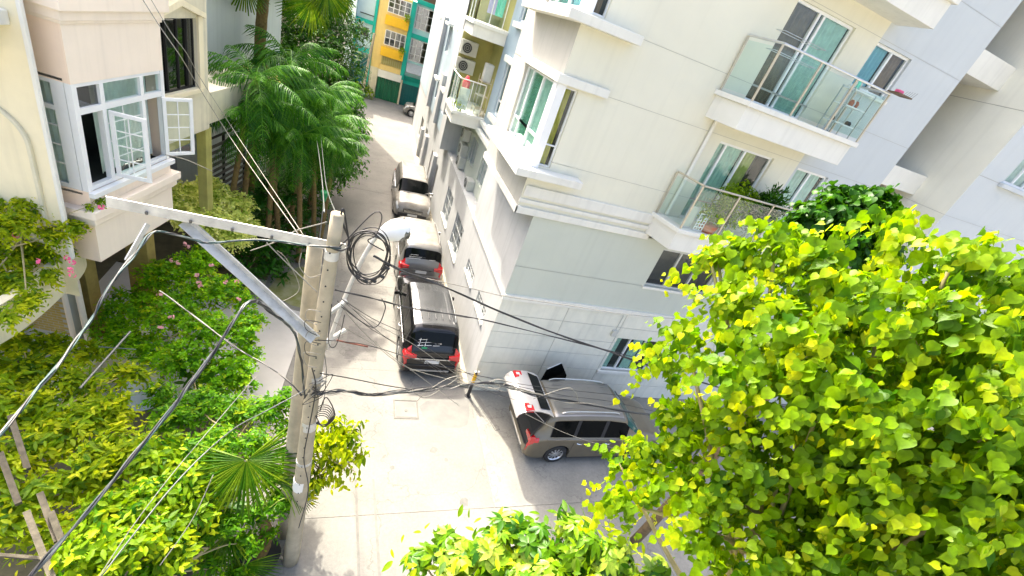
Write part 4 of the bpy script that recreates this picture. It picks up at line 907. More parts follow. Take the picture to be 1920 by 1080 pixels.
def wheel(parent, x, y, r, side, rim='alloy', w_=.21):
    mb = MB(); prof = [(0, r - .03), (.02, r - .006), (.06, r), (w_ - .06, r), (w_ - .02, r - .006), (w_, r - .035), (w_ - .005, r * .66)]
    n = 28; vs = []; fs = []
    for k in range(n):
        a = 2 * math.pi * k / n
        for d, q in prof: vs.append((x + q * math.cos(a), y + side * (d - w_ + .0), r + q * math.sin(a)))
    P = len(prof)
    for k in range(n):
        for j in range(P - 1): fs.append((k * P + j, ((k + 1) % n) * P + j, ((k + 1) % n) * P + j + 1, k * P + j + 1))
    mb.add(vs, fs); t_ = mb.build('wheel', 'black_rubber', parent, smooth=True, local=True)
    mb = MB(); yo = y - side * .035; R0 = r * .67
    ring = []
    for k in range(n):
        a = 2 * math.pi * k / n; ring += [(x + R0 * math.cos(a), y - side * .006, r + R0 * math.sin(a)), (x + R0 * .9 * math.cos(a), yo, r + R0 * .9 * math.sin(a))]
    mb.add(ring, [(2 * k, 2 * ((k + 1) % n), 2 * ((k + 1) % n) + 1, 2 * k + 1) for k in range(n)])
    for k in range(10):
        a = 2 * math.pi * k / 10; c, s_ = math.cos(a), math.sin(a); wd = .022
        px, pz = -s_ * wd, c * wd
        q = [(x + c * .05 + px, yo + side * .012, r + s_ * .05 + pz), (x + c * .05 - px, yo + side * .012, r + s_ * .05 - pz), (x + c * R0 * .92 - px * 1.3, yo, r + s_ * R0 * .92 - pz * 1.3), (x + c * R0 * .92 + px * 1.3, yo, r + s_ * R0 * .92 + pz * 1.3)]
        mb.add(q, [(0, 1, 2, 3)])
    mb.tube([(x, yo, r), (x, yo + side * .02, r)], .06, 10)
    o = mb.build('rim', rim, t_, local=True)
    mb = MB(); mb.tube([(x, y - side * .08, r), (x, y - side * .075, r)], R0 * .93, 20); mb.build('brake_disc', 'plastic_black', t_, local=True)
    return t_
def mirror(parent, x, y, z, side, m):
    mb = MB(); mb.add([(x, y, z), (x + .09, y, z), (x + .11, y + side * .2, z + .0), (x - .04, y + side * .21, z), (x, y, z + .09), (x + .07, y, z + .09), (x + .06, y + side * .19, z + .14), (x - .05, y + side * .2, z + .14)],
                      [(0, 3, 2, 1), (4, 5, 6, 7), (0, 1, 5, 4), (1, 2, 6, 5), (2, 3, 7, 6), (3, 0, 4, 7)])
    mb.build('wing_mirror', m, parent, local=True, bevel=.02)
def car(name, label, loc, rz, L=4.73, W=1.83, H=1.78, paint='car_black', roofm=None, kind='suv', group=None, glassm='car_glass', plate=None, open_tail=False, rails=True, ribs=False):
    t = thing(name, label, 'car', loc, rz, group)
    rf = [(0, .62), (.02, .80), (.05, 1.02), (.10, 1.10), (.40, H - .13), (.62, H - .04), (1.4, H), (2.3, H), (2.85, H - .07), (3.62, 1.13), (4.1, 1.06), (4.45, .97), (L - .12, .86), (L - .03, .74), (L, .60)]
    bl = [(0, .55), (.03, .78), (.12, .96), (.5, 1.03), (3.6, 1.0), (4.2, .93), (L - .15, .80), (L, .55)]
    ax = (.98, 3.74)
    if kind == 'sedan':
        rf = [(0, .6), (.03, .85), (.1, 1.0), (.55, 1.04), (1.3, H - .05), (1.9, H), (2.5, H - .01), (2.75, H - .05), (3.5, 1.05), (4.0, .96), (4.35, .86), (L - .08, .74), (L, .55)]
        bl = [(0, .5), (.05, .8), (.4, .93), (3.5, .93), (4.1, .84), (L - .1, .68), (L, .5)]
        ax = (.95, 3.60)
    s = CarShape(L, W, rf, bl, axles=ax, rad=.35 if kind != 'sedan' else .32, wtop=.70)
    s.body(paint, t)
    if roofm: s.patch(.5, 2.85, 7, 10, 'roof_panel', roofm, t, off=.004)
    # glazing
    s.patch(2.92, 3.56, 6, 10, 'windscreen', glassm, t, off=.007)
    if not open_tail: s.patch(.125 if kind != 'sedan' else .6, .40 if kind != 'sedan' else 1.22, 6, 10, 'rear_window', glassm, t, off=.007)
    bnd = [(.55, 1.30), (1.38, 2.22), (2.30, 3.10)] if kind != 'sedan' else [(1.25, 1.6), (1.65, 2.2), (2.28, 3.0)]
    s.patch(bnd[0][0] - .06, bnd[-1][1] + .05, 5, 6, 'pillar_trim', 'plastic_black', t, off=.003)
    for a, b_ in bnd: s.patch(a, b_, 5, 6, 'side_window', 'car_glass', t, off=.006)
    for sd_ in (1, -1):
        for axx in ax: wheel(t, axx, sd_ * (W / 2 - .012), .35 if kind != 'sedan' else .32, -sd_ * -1)
        mirror(t, 3.02, sd_ * (W / 2 - .05), 1.02, sd_, paint)
        for hx in (1.55, 2.5):
            mb = MB(); mb.tube(spline([(hx - .09, sd_ * (W / 2 - .006), .86), (hx, sd_ * (W / 2 + .03), .865), (hx + .09, sd_ * (W / 2 - .006), .86)], 4), .014, 6); mb.build('door_handle', 'chrome', t, local=True)
        mb = MB(); mb.bar((.5, sd_ * (W / 2 - .033), 1.0), (3.3, sd_ * (W / 2 - .033), .99), .014, .03, up=(0, 0, 1)); mb.build('waist_trim', 'chrome', t, local=True)
        mb = MB()
        for hx in (1.36, 2.27, 3.2): mb.bar((hx, sd_ * (W / 2 + .0005), .42), (hx, sd_ * (W / 2 - .004), .9), .006, .006, up=(1, 0, 0))
        mb.build('door_seams', 'plastic_black', t, local=True)
        mb = MB(); mb.box(ax[0] + .42, ax[1] - .42, sd_ * (W / 2 - .05) - .03, sd_ * (W / 2 - .05) + .03, .2, .27); mb.build('side_sill', 'plastic_black', t, local=True)
    # arches lined in black, underside
    mb = MB(); mb.box(.12, L - .15, -W / 2 + .1, W / 2 - .1, .2, .5); mb.build('underbody', 'plastic_black', t, local=True)
    # lamps
    s.patch(0.0, .30, 3, 5, 'tail_lamp', 'tail_red', t, off=.01)
    if not open_tail: s.patch(.06, .22, 5, 7, 'tail_lamp', 'tail_red', t, off=.012)
    for sd_ in (1, -1):
        mb = MB(); mb.add([(-.012, sd_ * .86, .80), (-.012, sd_ * .50, .86), (-.012, sd_ * .50, .96), (.02, sd_ * .83, 1.0), (.10, sd_ * .9, .80), (.08, sd_ * .5, .86), (.10, sd_ * .5, .98), (.14, sd_ * .86, 1.03)],
                          [(0, 1, 2, 3), (4, 7, 6, 5), (0, 4, 5, 1), (3, 2, 6, 7), (0, 3, 7, 4)]); mb.build('rear_lamp', 'tail_red', t, local=True, bevel=.01)
    s.patch(L - .42, L - .05, 3, 5, 'headlight', 'head_clear', t, off=.008)
    mb = MB(); mb.box(L - .05, L + .012, -.48, .48, .52, .72); g_ = mb.build('grille', 'plastic_black', t, local=True, bevel=.01)
    for i in range(4): mb = MB(); mb.box(L + .013, L + .022, -.45, .45, .545 + .045 * i, .56 + .045 * i); mb.build('grille_bar', 'chrome', g_, local=True)
    mb = MB(); mb.box(-.035, .12, -W / 2 + .12, W / 2 - .12, .36, .62); mb.build('rear_bumper', paint, t, local=True, bevel=.04, seg=3)
    mb = MB(); mb.box(-.048, -.036, -.6, .6, .38, .44); mb.build('bumper_trim', 'alu', t, local=True)
    mb = MB(); mb.box(L - .12, L + .03, -W / 2 + .2, W / 2 - .2, .28, .48); mb.build('front_bumper', paint if kind == 'sedan' else 'plastic_black', t, local=True, bevel=.04, seg=3)
    mb = MB(); mb.box(L + .031, L + .04, -.24, .24, .36, .47); mb.build('number_plate', 'plate_white', t, local=True)
    if plate != False and not open_tail:
        mb = MB(); mb.box(-.03, -.012, -.55, .55, .84, .875); mb.build('chrome_strip', 'chrome', t, local=True)
        mb = MB(); mb.box(-.042, -.03, -.22, .22, .70, .82); mb.build('number_plate', 'plate_white', t, local=True)
        mb = MB(); mb.bar((.20, -.1, 1.30), (.23, .25, 1.34), .02, .02); mb.build('wiper', 'plastic_black', t, local=True)
    mb = MB()
    for sd_ in (-.35, .3): mb.bar((3.62, sd_, 1.135), (3.42, sd_ + .5, 1.25), .02, .015)
    mb.build('windscreen_wiper', 'plastic_black', t, local=True)
    if rails:
        for sd_ in (1, -1):
            mb = MB(); mb.tube(spline([(.75, sd_ * .62, H - .03), (.95, sd_ * .62, H + .045), (1.8, sd_ * .62, H + .06), (2.45, sd_ * .61, H + .03), (2.62, sd_ * .6, H - .03)], 5), .016, 6); mb.build('roof_rail', 'alu', t, local=True)
    if ribs:
        for i in range(5):
            y = -.44 + .22 * i; mb = MB(); mb.bar((.8, y, H - .004), (2.6, y, H - .006), .03, .012); mb.build('roof_rib', roofm or paint, t, local=True, bevel=.008)
    s.patch(2.88, 2.90, 6, 10, 'roof_seam', 'plastic_black', t, off=.008)
    return t, s
# the three cars nose to tail along the alley wall
cb, sb = car('parked_car', 'black car with ribbed roof toned for sky sheen parked tail to camera, nearest along the alley wall', (3.03, 10.02, 0), math.radians(90.5), L=4.72, W=1.84, H=1.80, paint='car_black', roofm='car_black_sheen', ribs=True, group='cars parked nose to tail along the alley wall')
mb = MB(); mb.box(.20, .235, -.03, .38, 1.16, 1.19)
sk = []
for (y0, z0, y1, z1) in ((.52, 1.22, .1, 1.25), (.52, 1.30, .1, 1.33), (.5, 1.38, .25, 1.4), (.48, 1.2, .44, 1.42), (.3, 1.2, .27, 1.42), (-.0, 1.3, -.2, 1.31), (.05, 1.24, -.15, 1.25)):
    dx = lambda z: .115 + (z - 1.1) * (.3 / .55) - .022
    mb = MB(); mb.bar((dx(z0), y0, z0), (dx(z1), y1, z1), .018, .008); mb.build('window_sticker', 'plate_white', cb, local=True)
mb = MB(); mb.bar((.12, .3, 1.14), (.145, .30, 1.19), .17, .01, up=(1, 0, 0)); mb.build('green_sticker', 'green_plastic', cb, local=True)
cs_, ss = car('parked_car', 'silver car with white roof parked tail to camera, in the middle of the alley row', (3.08, 15.15, 0), math.radians(90), L=4.62, W=1.82, H=1.78, paint='car_silver', roofm='car_white', group='cars parked nose to tail along the alley wall')
for (y0, z0, y1, z1) in ((.55, 1.22, .1, 1.24), (.55, 1.28, .05, 1.3), (.5, 1.35, .2, 1.37), (-.25, 1.25, -.5, 1.26)):
    mb = MB(); mb.bar((.115 + (z0 - 1.1) * .545 - .022, y0, z0), (.115 + (z1 - 1.1) * .545 - .022, y1, z1), .018, .008); mb.build('window_sticker', 'plate_white', cs_, local=True)
cw, sw = car('parked_car', 'dusty white car with dark grille parked facing the camera, farthest in the alley row', (3.2, 25.75, 0), math.radians(-90.5), L=4.7, W=1.86, H=1.76, paint='car_white', roofm=None, group='cars parked nose to tail along the alley wall')
cf, sf = car('distant_car', 'small white car nosing out past the far end of the building', (8.05, 43.7, 0), math.radians(176), L=4.3, W=1.72, H=1.6, paint='car_white', rails=False, kind='sedan')
# the grey people carrier with its tailgate raised
cg, sg_ = car('parked_car', 'brown grey people carrier parked in the shade with its tailgate raised and boot open', (5.40, 7.86, 0), math.radians(.3), L=4.74, W=1.85, H=1.78, paint='car_grey', roofm='car_grey_roof', ribs=True, glassm='car_glass_green', open_tail=True, group='people carrier by the panelled wall')
mb = MB(); H = 1.78
def tf(x, y, z): return (x, y, z)
# boot opening: dark mouth in front of the sloping tail
mb.add([(-.02, -.72, .62), (-.02, .72, .62), (.055, .74, 1.10), (.055, -.74, 1.10), (.36, .66, 1.66), (.36, -.66, 1.66)], [(0, 1, 2, 3), (3, 2, 4, 5)])
mb.build('boot_opening', 'dark_gap', cg, local=True)
mb = MB()
for sd_ in (1, -1): mb.tube([(-.0, sd_ * .74, .62), (.035, sd_ * .76, 1.10), (.35, sd_ * .68, 1.67)], .022, 6)
mb.build('boot_seal', 'plastic_black', cg, local=True)
# tailgate panel, hinged at the rear edge of the roof
hx, hz = .42, 1.77; vs = []; prof = [(0, 0), (-.18, .10), (-.42, .17), (-.70, .19), (-.92, .12), (-1.02, .02), (-1.05, -.10)]
n = 9
for k, (dx, dz) in enumerate(prof):
    for i in range(n):
        y = -.76 + 1.52 * i / (n - 1); yy = y * (1 - .05 * (k / 6)); vs.append((hx + dx - .02 * (1 - (y / .76) ** 2), yy, hz + dz + .03 * (1 - (y / .76) ** 2)))
top = list(vs); vs2 = [(x + .02, y * .97, z - .055) for x, y, z in vs]; m_ = len(prof)
mb = MB(); mb.add(top + vs2, [(a * n + i, a * n + i + 1, (a + 1) * n + i + 1, (a + 1) * n + i) for a in range(m_ - 1) for i in range(n - 1)] + [(m_ * n + a * n + i, m_ * n + (a + 1) * n + i, m_ * n + (a + 1) * n + i + 1, m_ * n + a * n + i + 1) for a in range(m_ - 1) for i in range(n - 1)]
   + [(a * n, (a + 1) * n, m_ * n + (a + 1) * n, m_ * n + a * n) for a in range(m_ - 1)] + [(a * n + n - 1, m_ * n + a * n + n - 1, m_ * n + (a + 1) * n + n - 1, (a + 1) * n + n - 1) for a in range(m_ - 1)] + [((m_ - 1) * n + i, (m_ - 1) * n + i + 1, m_ * n + (m_ - 1) * n + i + 1, m_ * n + (m_ - 1) * n + i) for i in range(n - 1)])
tg = mb.build('tailgate', 'tailgate_lit', cg, local=True, smooth=True); tg['label'] = 'raised tailgate catching the light'
es = tg.modifiers.new('edges', 'EDGE_SPLIT'); es.split_angle = math.radians(50)
mb = MB(); q = [(hx - .10, -.62, hz + .10), (hx - .10, .62, hz + .10), (hx - .44, .66, hz + .205), (hx - .44, -.66, hz + .205)]; mb.add(q, [(0, 1, 2, 3)]); mb.build('tailgate_window', 'car_glass', tg, local=True)
for sd_ in (1, -1):
    mb = MB(); mb.box(hx - .86, hx - .62, sd_ * .60 - .13, sd_ * .60 + .13, hz + .10, hz + .20); mb.build('tail_lamp', 'tail_red', tg, local=True, bevel=.02)
    mb = MB(); mb.box(hx - .80, hx - .70, sd_ * .60 - .04, sd_ * .60 + .04, hz + .201, hz + .208); mb.build('reverse_lamp', 'plate_white', tg, local=True)
    mb = MB(); mb.tube([(.30, sd_ * .7, 1.45), (-.18, sd_ * .70, hz + .10)], .012, 6); mb.build('gas_strut', 'alu', tg, local=True)
mb = MB(); mb.box(-.045, .3, -.70, .70, .60, .64); mb.build('boot_floor', 'plastic_black', cg, local=True)
mb = MB(); mb.add([(2.0, .93, .45), (2.0, .93, 1.05), (2.25, .80, 1.72), (3.05, .80, 1.66), (3.2, .93, 1.02), (3.2, .93, .45)], [(0, 1, 2, 3, 4, 5)])
# far side door standing open, its black frame above the roof line
mb = MB(); dd = Vector((.97, .24, 0)).normalized(); A = Vector((.72, 1.0, 0))
fr = [(0, 1.02), (.08, 1.80), (.55, 1.98), (1.0, 1.42), (1.05, 1.02)]
mb.add([tuple(A + dd * u + Vector((0, 0, z))) for u, z in fr] + [tuple(A + dd * u + Vector((.03, -.03, z))) for u, z in fr], [(0, 1, 2, 3, 4), (9, 8, 7, 6, 5)] + [(i, (i + 1) % 5, 5 + (i + 1) % 5, 5 + i) for i in range(5)])
od = mb.build('open_door', 'car_glass', cg, local=True)
mb = MB(); mb.tube([tuple(A + dd * u + Vector((0, 0, z + .01))) for u, z in fr[1:4]], .014, 6); mb.build('door_trim', 'alu', od, local=True)
mb = MB(); mb.tube([(5.62, 7.45, .66), (5.62, 7.45, .86), (5.62, 7.45, .95)], [.13, .16, .06], 10); tag(mb.build('green_bag', 'green_plastic', smooth=True), 'small green bag in the open boot of the people carrier', 'bag')

# ================================================================== POLES, BRACKET, LAMP, CABLES
PX, PY = -.11, 4.9
UP = thing('utility_pole', 'pale concrete utility pole with bolt holes in front, nearest the camera', 'utility pole', (PX, PY, 0))
mb = MB(); zs = np.linspace(0, 7.62, 24); vs = [(PX + .012 * math.sin(z * .9) + .004 * z, PY, z) for z in zs]; mb.tube(vs, [.147 - .0098 * z for z in zs], 20); mb.build('shaft', 'pole_concrete', UP, smooth=True)
for i in range(22):
    z = 2.2 + .235 * i; r = .147 - .0098 * z; p = Vector((PX + .004 * z - .02, PY - r - .001, z)); mb = MB(); mb.tube([p + Vector((0, .006, 0)), p - Vector((0, .004, 0))], .011, 6); mb.build('bolt_hole', 'dark_gap', UP)
for z, h_ in ((4.05, .09), (3.15, .03), (5.05, .05), (7.08, .06)):
    r = .147 - .0098 * z + .004; mb = MB(); mb.tube([(PX + .004 * z, PY, z - h_), (PX + .004 * z, PY, z + h_)], r, 20); mb.build('band', 'galvanised', UP)
mb = MB(); mb.tube([(PX + .01, PY, 2.42), (PX + .01, PY, 2.68)], .1245, 20); mb.build('paper_label', 'sign_white', UP)
U2 = thing('utility_pole', 'second shorter concrete pole standing right behind the front one', 'utility pole', (-.27, 5.5, 0))
mb = MB(); mb.tube([(-.30, 5.45, z) for z in np.linspace(0, 6.9, 12)], [.145 - .007 * z for z in np.linspace(0, 6.9, 12)], 18); mb.build('shaft', 'pole_concrete', U2, smooth=True)
def angle_bar(a, b_, w_, th, up, name, m, parent, flip=1):
    a, b_ = Vector(a), Vector(b_); d = (b_ - a).normalized(); u = Vector(up); r = d.cross(u).normalized(); u = r.cross(d).normalized()
    mb = MB(); q = [(0, 0), (w_, 0), (w_, th), (th, th), (th, w_), (0, w_)]
    vs = [p + r * (x * flip) + u * y for p in (a, b_) for x, y in q]
    mb.add(vs, [(0, 5, 4, 3, 2, 1), (6, 7, 8, 9, 10, 11)] + [(i, (i + 1) % 6, 6 + (i + 1) % 6, 6 + i) for i in range(6)])
    return mb.build(name, m, parent)
CA = thing('crossarm', 'galvanised steel cross arm with diagonal brace bolted to the front pole', 'cross arm', (PX, PY - .2, 7.1))
e1 = atz(200, 388, 7.15); e2 = atz(646, 474, 7.10); aa = angle_bar(e1, e2, .12, .012, (0, 0, 1), 'arm', 'galvanised', CA, flip=-1)
b1 = atz(350, 412, 7.10); b2 = aty(592, 632, 4.80); angle_bar(b1, b2, .11, .012, (0, -.4, 1), 'brace', 'galvanised', CA, flip=1)
for k in range(7):
    p = b1.lerp(b2, .12 + .12 * k); d = (b2 - b1).normalized(); mb = MB(); mb.bar(p + Vector((.05, -.01, .016)), p + d * .16 + Vector((.05, -.01, .016)), .012, .004); mb.build('slot', 'dark_gap', CA)
h1 = atz(282, 422, 7.08); h2 = atz(243, 490, 6.75); angle_bar(h1, h2, .055, .01, (0, 0, 1), 'hanger', 'galvanised', CA)
for k in range(5):
    p = e1.lerp(e2, .15 + .17 * k) + Vector((0, -.02, .014)); mb = MB(); mb.tube([p, p + Vector((0, 0, .03))], .014, 6); mb.build('bolt', 'iron', CA)
# street lamp
SL = thing('street_lamp', 'white street lamp head on a grey tube arm behind the front pole', 'street lamp', (PX, PY + .1, 5.6))
la = [aty(612, 655, 5.1), aty(640, 575, 5.25), aty(672, 500, 5.35), aty(708, 440, 5.4), aty(728, 428, 5.4)]
mb = MB(); mb.tube(spline(la, 5), .028, 8); mb.build('arm', 'galvanised', SL, smooth=True)
for (a, q) in (((600, 600), (650, 563)), ((592, 652), (648, 618))):
    mb = MB(); mb.tube([aty(*a, 5.05), aty(*q, 5.25)], .03, 8); mb.build('arm_bracket', 'galvanised', SL)
hd0 = aty(705, 442, 5.4); hd1 = aty(770, 424, 5.4); ax_ = (hd1 - hd0).normalized(); mb = MB()
pts = []; rad = []
for q, r in ((0, .035), (.08, .05), (.2, .085), (.35, .125), (.55, .15), (.75, .14), (.9, .10), (.98, .05), (1, .01)): pts.append(hd0.lerp(hd1, q)); rad.append(r)
mb.tube(pts, rad, 18); lh = mb.build('lamp_head', 'lamp_white', SL, smooth=True)
mb = MB(); pm = [p + Vector((0, 0, -.045)) for p in pts[3:8]]; mb.tube(pm, [.08, .12, .13, .12, .07], 14); mb.build('lens', 'pane_dark', SL, smooth=True)

def cable(pts, r, m, label, cat='cable', name='cable', n=8, sag=0, group='overhead cables at the utility pole'):
    P = spline(pts, n); mb = MB(); mb.tube(P, r, 5)
    return tag(mb.build(name, m, smooth=True), label, cat, group)
def bundle(pts, k, rad, r, mats_, label, seed=1, wob=1.0, group='overhead cables at the utility pole'):
    """twisted bundle: one thing, each strand a part"""
    P = spline(pts, 10); t = thing('cable_bundle', label, 'cables', P[0], 0, group); rr = random.Random(seed)
    for s_ in range(k):
        ph = rr.random() * 6.28; tw = rr.uniform(.2, .5) * rr.choice((-1, 1)); q = rr.uniform(.4, 1); out = []
        for i, p in enumerate(P):
            d = (P[min(i + 1, len(P) - 1)] - P[max(i - 1, 0)]).normalized(); a = d.orthogonal().normalized(); b_ = d.cross(a)
            e = rad * q * (1 + .5 * wob * math.sin(i * .21 + ph * 2)); out.append(p + a * math.cos(ph + tw * i) * e + b_ * math.sin(ph + tw * i) * e)
        mb = MB(); mb.tube(out, r * rr.uniform(.7, 1.2), 5); mb.build('strand', mats_[s_ % len(mats_)], t, smooth=True)
    return t
P_ = aty
bundle([P_(700, 480, 4.9), P_(760, 510, 4.9), P_(850, 545, 5.0), P_(1000, 610, 5.1), P_(1150, 662, 5.2), P_(1300, 712, 5.3), P_(1500, 772, 5.4)], 3, .012, .012, ['cable_black'], 'thickest black cables running from the coil down towards the big tree')
bundle([P_(628, 543, 4.85), P_(700, 560, 4.9), P_(760, 575, 5.0), P_(860, 592, 5.2), P_(930, 605, 5.3), P_(1130, 655, 5.6), P_(1330, 705, 5.9)], 2, .009, .008, ['cable_black', 'cable_black'], 'thin dark pair strung just below the thickest cables', seed=3)
cable([P_(800, 522, 5.0), P_(880, 540, 5.2), P_(950, 556, 5.4), P_(1080, 575, 5.6), P_(1180, 590, 5.8), P_(1330, 600, 6.0), P_(1560, 596, 6.0), P_(1920, 583, 6.0)], .006, 'cable_cream', 'pale wire crossing in front of the sage wall towards the tree')
bundle([P_(585, 740, 4.75), P_(640, 733, 4.8), P_(700, 740, 4.9), P_(790, 730, 5.0), P_(860, 722, 5.1), P_(920, 718, 5.2), P_(1000, 738, 5.3), P_(1090, 757, 5.4), P_(1220, 778, 5.6), P_(1400, 800, 5.8)], 9, .035, .007, ['cable_black', 'cable_cream', 'cable_black', 'cable_silver'], 'braided bundle of black and pale cables crossing low over the road', seed=5)
cable([P_(600, 700, 4.8), P_(650, 708, 4.9), P_(720, 722, 5.0), P_(800, 735, 5.1)], .008, 'cable_black', 'short dark cable just above the low braided bundle')
cable([P_(590, 638, 4.8), P_(640, 640, 4.8), P_(700, 650, 4.9), P_(800, 680, 5.1), P_(900, 705, 5.4), P_(1010, 725, 5.8), P_(1200, 745, 6.0)], .006, 'cable_black', 'thin black wire leaving the pole just above the black car')
cable([P_(632, 638, 4.78), P_(660, 644, 4.85), P_(690, 650, 4.88)], .012, 'cable_rust', 'rust red wrapped joint on the wire beside the pole')
cable([P_(640, 575, 4.9), P_(700, 640, 5.2), P_(800, 715, 5.6), P_(860, 760, 5.8)], .005, 'cable_cream', 'pale drop wire falling across the black car')
cable([P_(620, 600, 4.9), P_(700, 645, 5.2), P_(780, 695, 5.5), P_(950, 735, 6.0)], .005, 'cable_cream', 'pale wire sloping to the yellow guard post')
cable([P_(640, 560, 4.9), P_(720, 630, 5.2), P_(780, 668, 5.5), P_(860, 715, 5.9), P_(1000, 760, 6.4)], .004, 'cable_black', 'hair thin dark wire sloping over the black car')
cable([P_(640, 575, 4.85), P_(700, 614, 4.9), P_(722, 580, 4.95), P_(716, 560, 4.95)][::1], .007, 'cable_black', 'drooping black loop hanging beside the pole')
cable([P_(622, 570, 4.75), P_(616, 640, 4.75), P_(628, 650, 4.75), P_(640, 618, 4.8), P_(646, 590, 4.85)], .006, 'cable_black', 'black cable hugging the right side of the pole')
cable([P_(585, 690, 4.6), P_(592, 730, 4.62), P_(580, 800, 4.66), P_(570, 860, 4.7), P_(578, 920, 4.7), P_(560, 990, 4.7)], .009, 'cable_black', 'black cable winding down the lower pole')
cable([P_(608, 660, 5.3), P_(612, 700, 5.3), P_(606, 760, 5.3)], .006, 'cable_silver', 'grey cable on the face of the rear pole')
# coil of spare cable
CO = thing('cable_coil', 'large coil of spare black cable hung on the right of the pole', 'cable coil', P_(690, 480, 4.95))
for i in range(9):
    rr = random.Random(i); cx_, cy_ = 692 + rr.uniform(-4, 4), 478 + rr.uniform(-5, 5); ra, rb = 38 + rr.uniform(-5, 5), 48 + rr.uniform(-8, 6); pts = []
    for k in range(25):
        a = 2 * math.pi * k / 24; wv = 1 + .05 * math.sin(3 * a + i); pts.append(P_(cx_ + ra * wv * math.cos(a) * (1 - .10 * math.sin(a)), cy_ + rb * wv * math.sin(a), 4.95 + .04 * math.sin(a * 2 + i) + .01 * i))
    mb = MB(); mb.tube(spline(pts, 3), .0075, 5); mb.build('loop', 'cable_black', CO, smooth=True)
for i in range(5):
    a = .5 + i * .42; p = P_(692 + 38 * math.cos(a), 478 + 49 * math.sin(a), 4.95); mb = MB(); mb.tube([p + Vector((-.03, 0, .01)), p + Vector((.03, 0, -.02))], .022, 6); mb.build('tie', 'plastic_black', CO)
cable([P_(616, 462, 4.72), P_(640, 470, 4.8), P_(655, 455, 4.9), P_(640, 410, 4.9), P_(645, 395, 4.92), P_(656, 470, 4.94)], .012, 'cable_black', 'doubled black lead from pole top to the coil')
cable([P_(632, 468, 4.8), P_(655, 445, 4.9), P_(700, 400, 4.95), P_(716, 405, 4.95), P_(706, 440, 4.95), P_(690, 452, 4.95), P_(720, 470, 4.9)], .008, 'cable_black', 'stray loop rising above the coil')
cable([P_(600, 770, 4.8), P_(612, 745, 4.8), P_(628, 780, 4.85), P_(606, 800, 4.85), P_(592, 780, 4.8)], .009, 'cable_black', 'small tangle of black cable under the low bundle')
CO2 = thing('cable_coil', 'small coil of black cable hung low on the pole under the braided bundle', 'cable coil', P_(604, 785, 4.85))
for i in range(6):
    pts = [P_(603 + (13 + i) * math.cos(a) + i, 788 + (9 + 2 * i) * math.sin(a) - i * 2, 4.85 + .01 * i) for a in np.linspace(0, 2 * math.pi, 13)]; mb = MB(); mb.tube(spline(pts, 3), .007, 5); mb.build('loop', 'cable_black', CO2, smooth=True)
for i, (a, b_, c, d) in enumerate(((0, 0, 0, 0), (6, 8, 10, 14), (-8, 4, 16, 22))):
    cable([P_(640 + a, 560 + b_, 4.9), P_(700 + a, 598 + c, 5.1), P_(770 + a, 632 + d, 5.4), P_(860, 690 + d, 5.8), P_(940, 735 + b_, 6.2)], .0045, ['cable_black', 'cable_cream', 'cable_black'][i], ['uppermost of three thin wires fanning from the pole over the black car', 'middle pale wire of three fanning from the pole over the black car', 'lowest of three thin wires fanning from the pole over the black car'][i])
cable([P_(770, 728, 5.0), P_(795, 745, 5.0), P_(830, 728, 5.05), P_(860, 706, 5.1), P_(835, 712, 5.05), P_(800, 735, 5.0), P_(782, 752, 5.0)], .006, 'cable_cream', 'loose pale loops untwisting from the low bundle above the manhole')
cable([P_(905, 722, 5.2), P_(930, 712, 5.2), P_(948, 716, 5.22), P_(935, 728, 5.2), P_(915, 726, 5.2)], .007, 'cable_cream', 'pale knot in the low bundle beside the guard post')
cable([P_(1000, 748, 5.3), P_(1060, 728, 5.4), P_(1078, 735, 5.4), P_(1085, 755, 5.4)], .006, 'cable_cream', 'stray pale wire rising over the roof of the people carrier')
cable([P_(960, 722, 5.6), P_(1060, 742, 5.7), P_(1140, 752, 5.8), P_(1230, 772, 5.9)], .006, 'cable_black', 'black wire crossing the roof of the people carrier')
cable([P_(985, 776, 5.5), P_(1060, 812, 5.5), P_(1130, 835, 5.4), P_(1195, 850, 5.4)], .005, 'cable_cream', 'thin pale wire sagging across the side of the people carrier')
for i in range(7):
    rr = random.Random(60 + i); x0, y0 = 590 + rr.uniform(-12, 10), 722 + rr.uniform(-12, 12)
    cable([P_(x0, y0, 4.72), P_(x0 + rr.uniform(8, 26), y0 + rr.uniform(-22, 22), 4.78), P_(x0 + rr.uniform(-22, 24), y0 + rr.uniform(-8, 34), 4.7), P_(x0 + rr.uniform(-20, 18), y0 + rr.uniform(-20, 20), 4.66)], .0055, ['cable_black', 'cable_cream'][i % 2], 'knotted cable end at the junction where all bundles meet on the pole', group='knotted cable ends on the pole')
for i in range(5):
    rr = random.Random(80 + i); x0, y0 = 596, 585 + 20 * i
    cable([P_(x0 + 6, y0, 4.75), P_(x0 - 14 - rr.uniform(0, 16), y0 - 4, 4.74), P_(x0 - 22, y0 + rr.uniform(6, 20), 4.74), P_(x0 - 2, y0 + 24, 4.74)], .005, ['cable_cream', 'cable_black'][i % 2], 'short wire loop hooked on the left side of the front pole', group='short wire loops on the pole')
cable([aty(505, 575, 5.2), aty(560, 545, 5.3), aty(540, 490, 5.2), aty(520, 470, 5.1)], .005, 'cable_cream', 'cream wire looping left behind the second pole')
cable([aty(470, 470, 5.4), aty(520, 452, 5.2), aty(556, 432, 5.0), aty(600, 420, 4.85), aty(612, 416, 4.8)], .007, 'cable_cream', 'cream wire climbing to the pole top from the left')
fp = thing('far_utility_pole', 'distant leaning pole draped with pale wires before the teal framed balcony', 'utility pole', (.1, 44.5, 0))
mb = MB(); mb.tube([(.05, 44.5, 0), (.35, 44.5, 5.6)], .11, 8); mb.build('shaft', 'pole_concrete', fp)
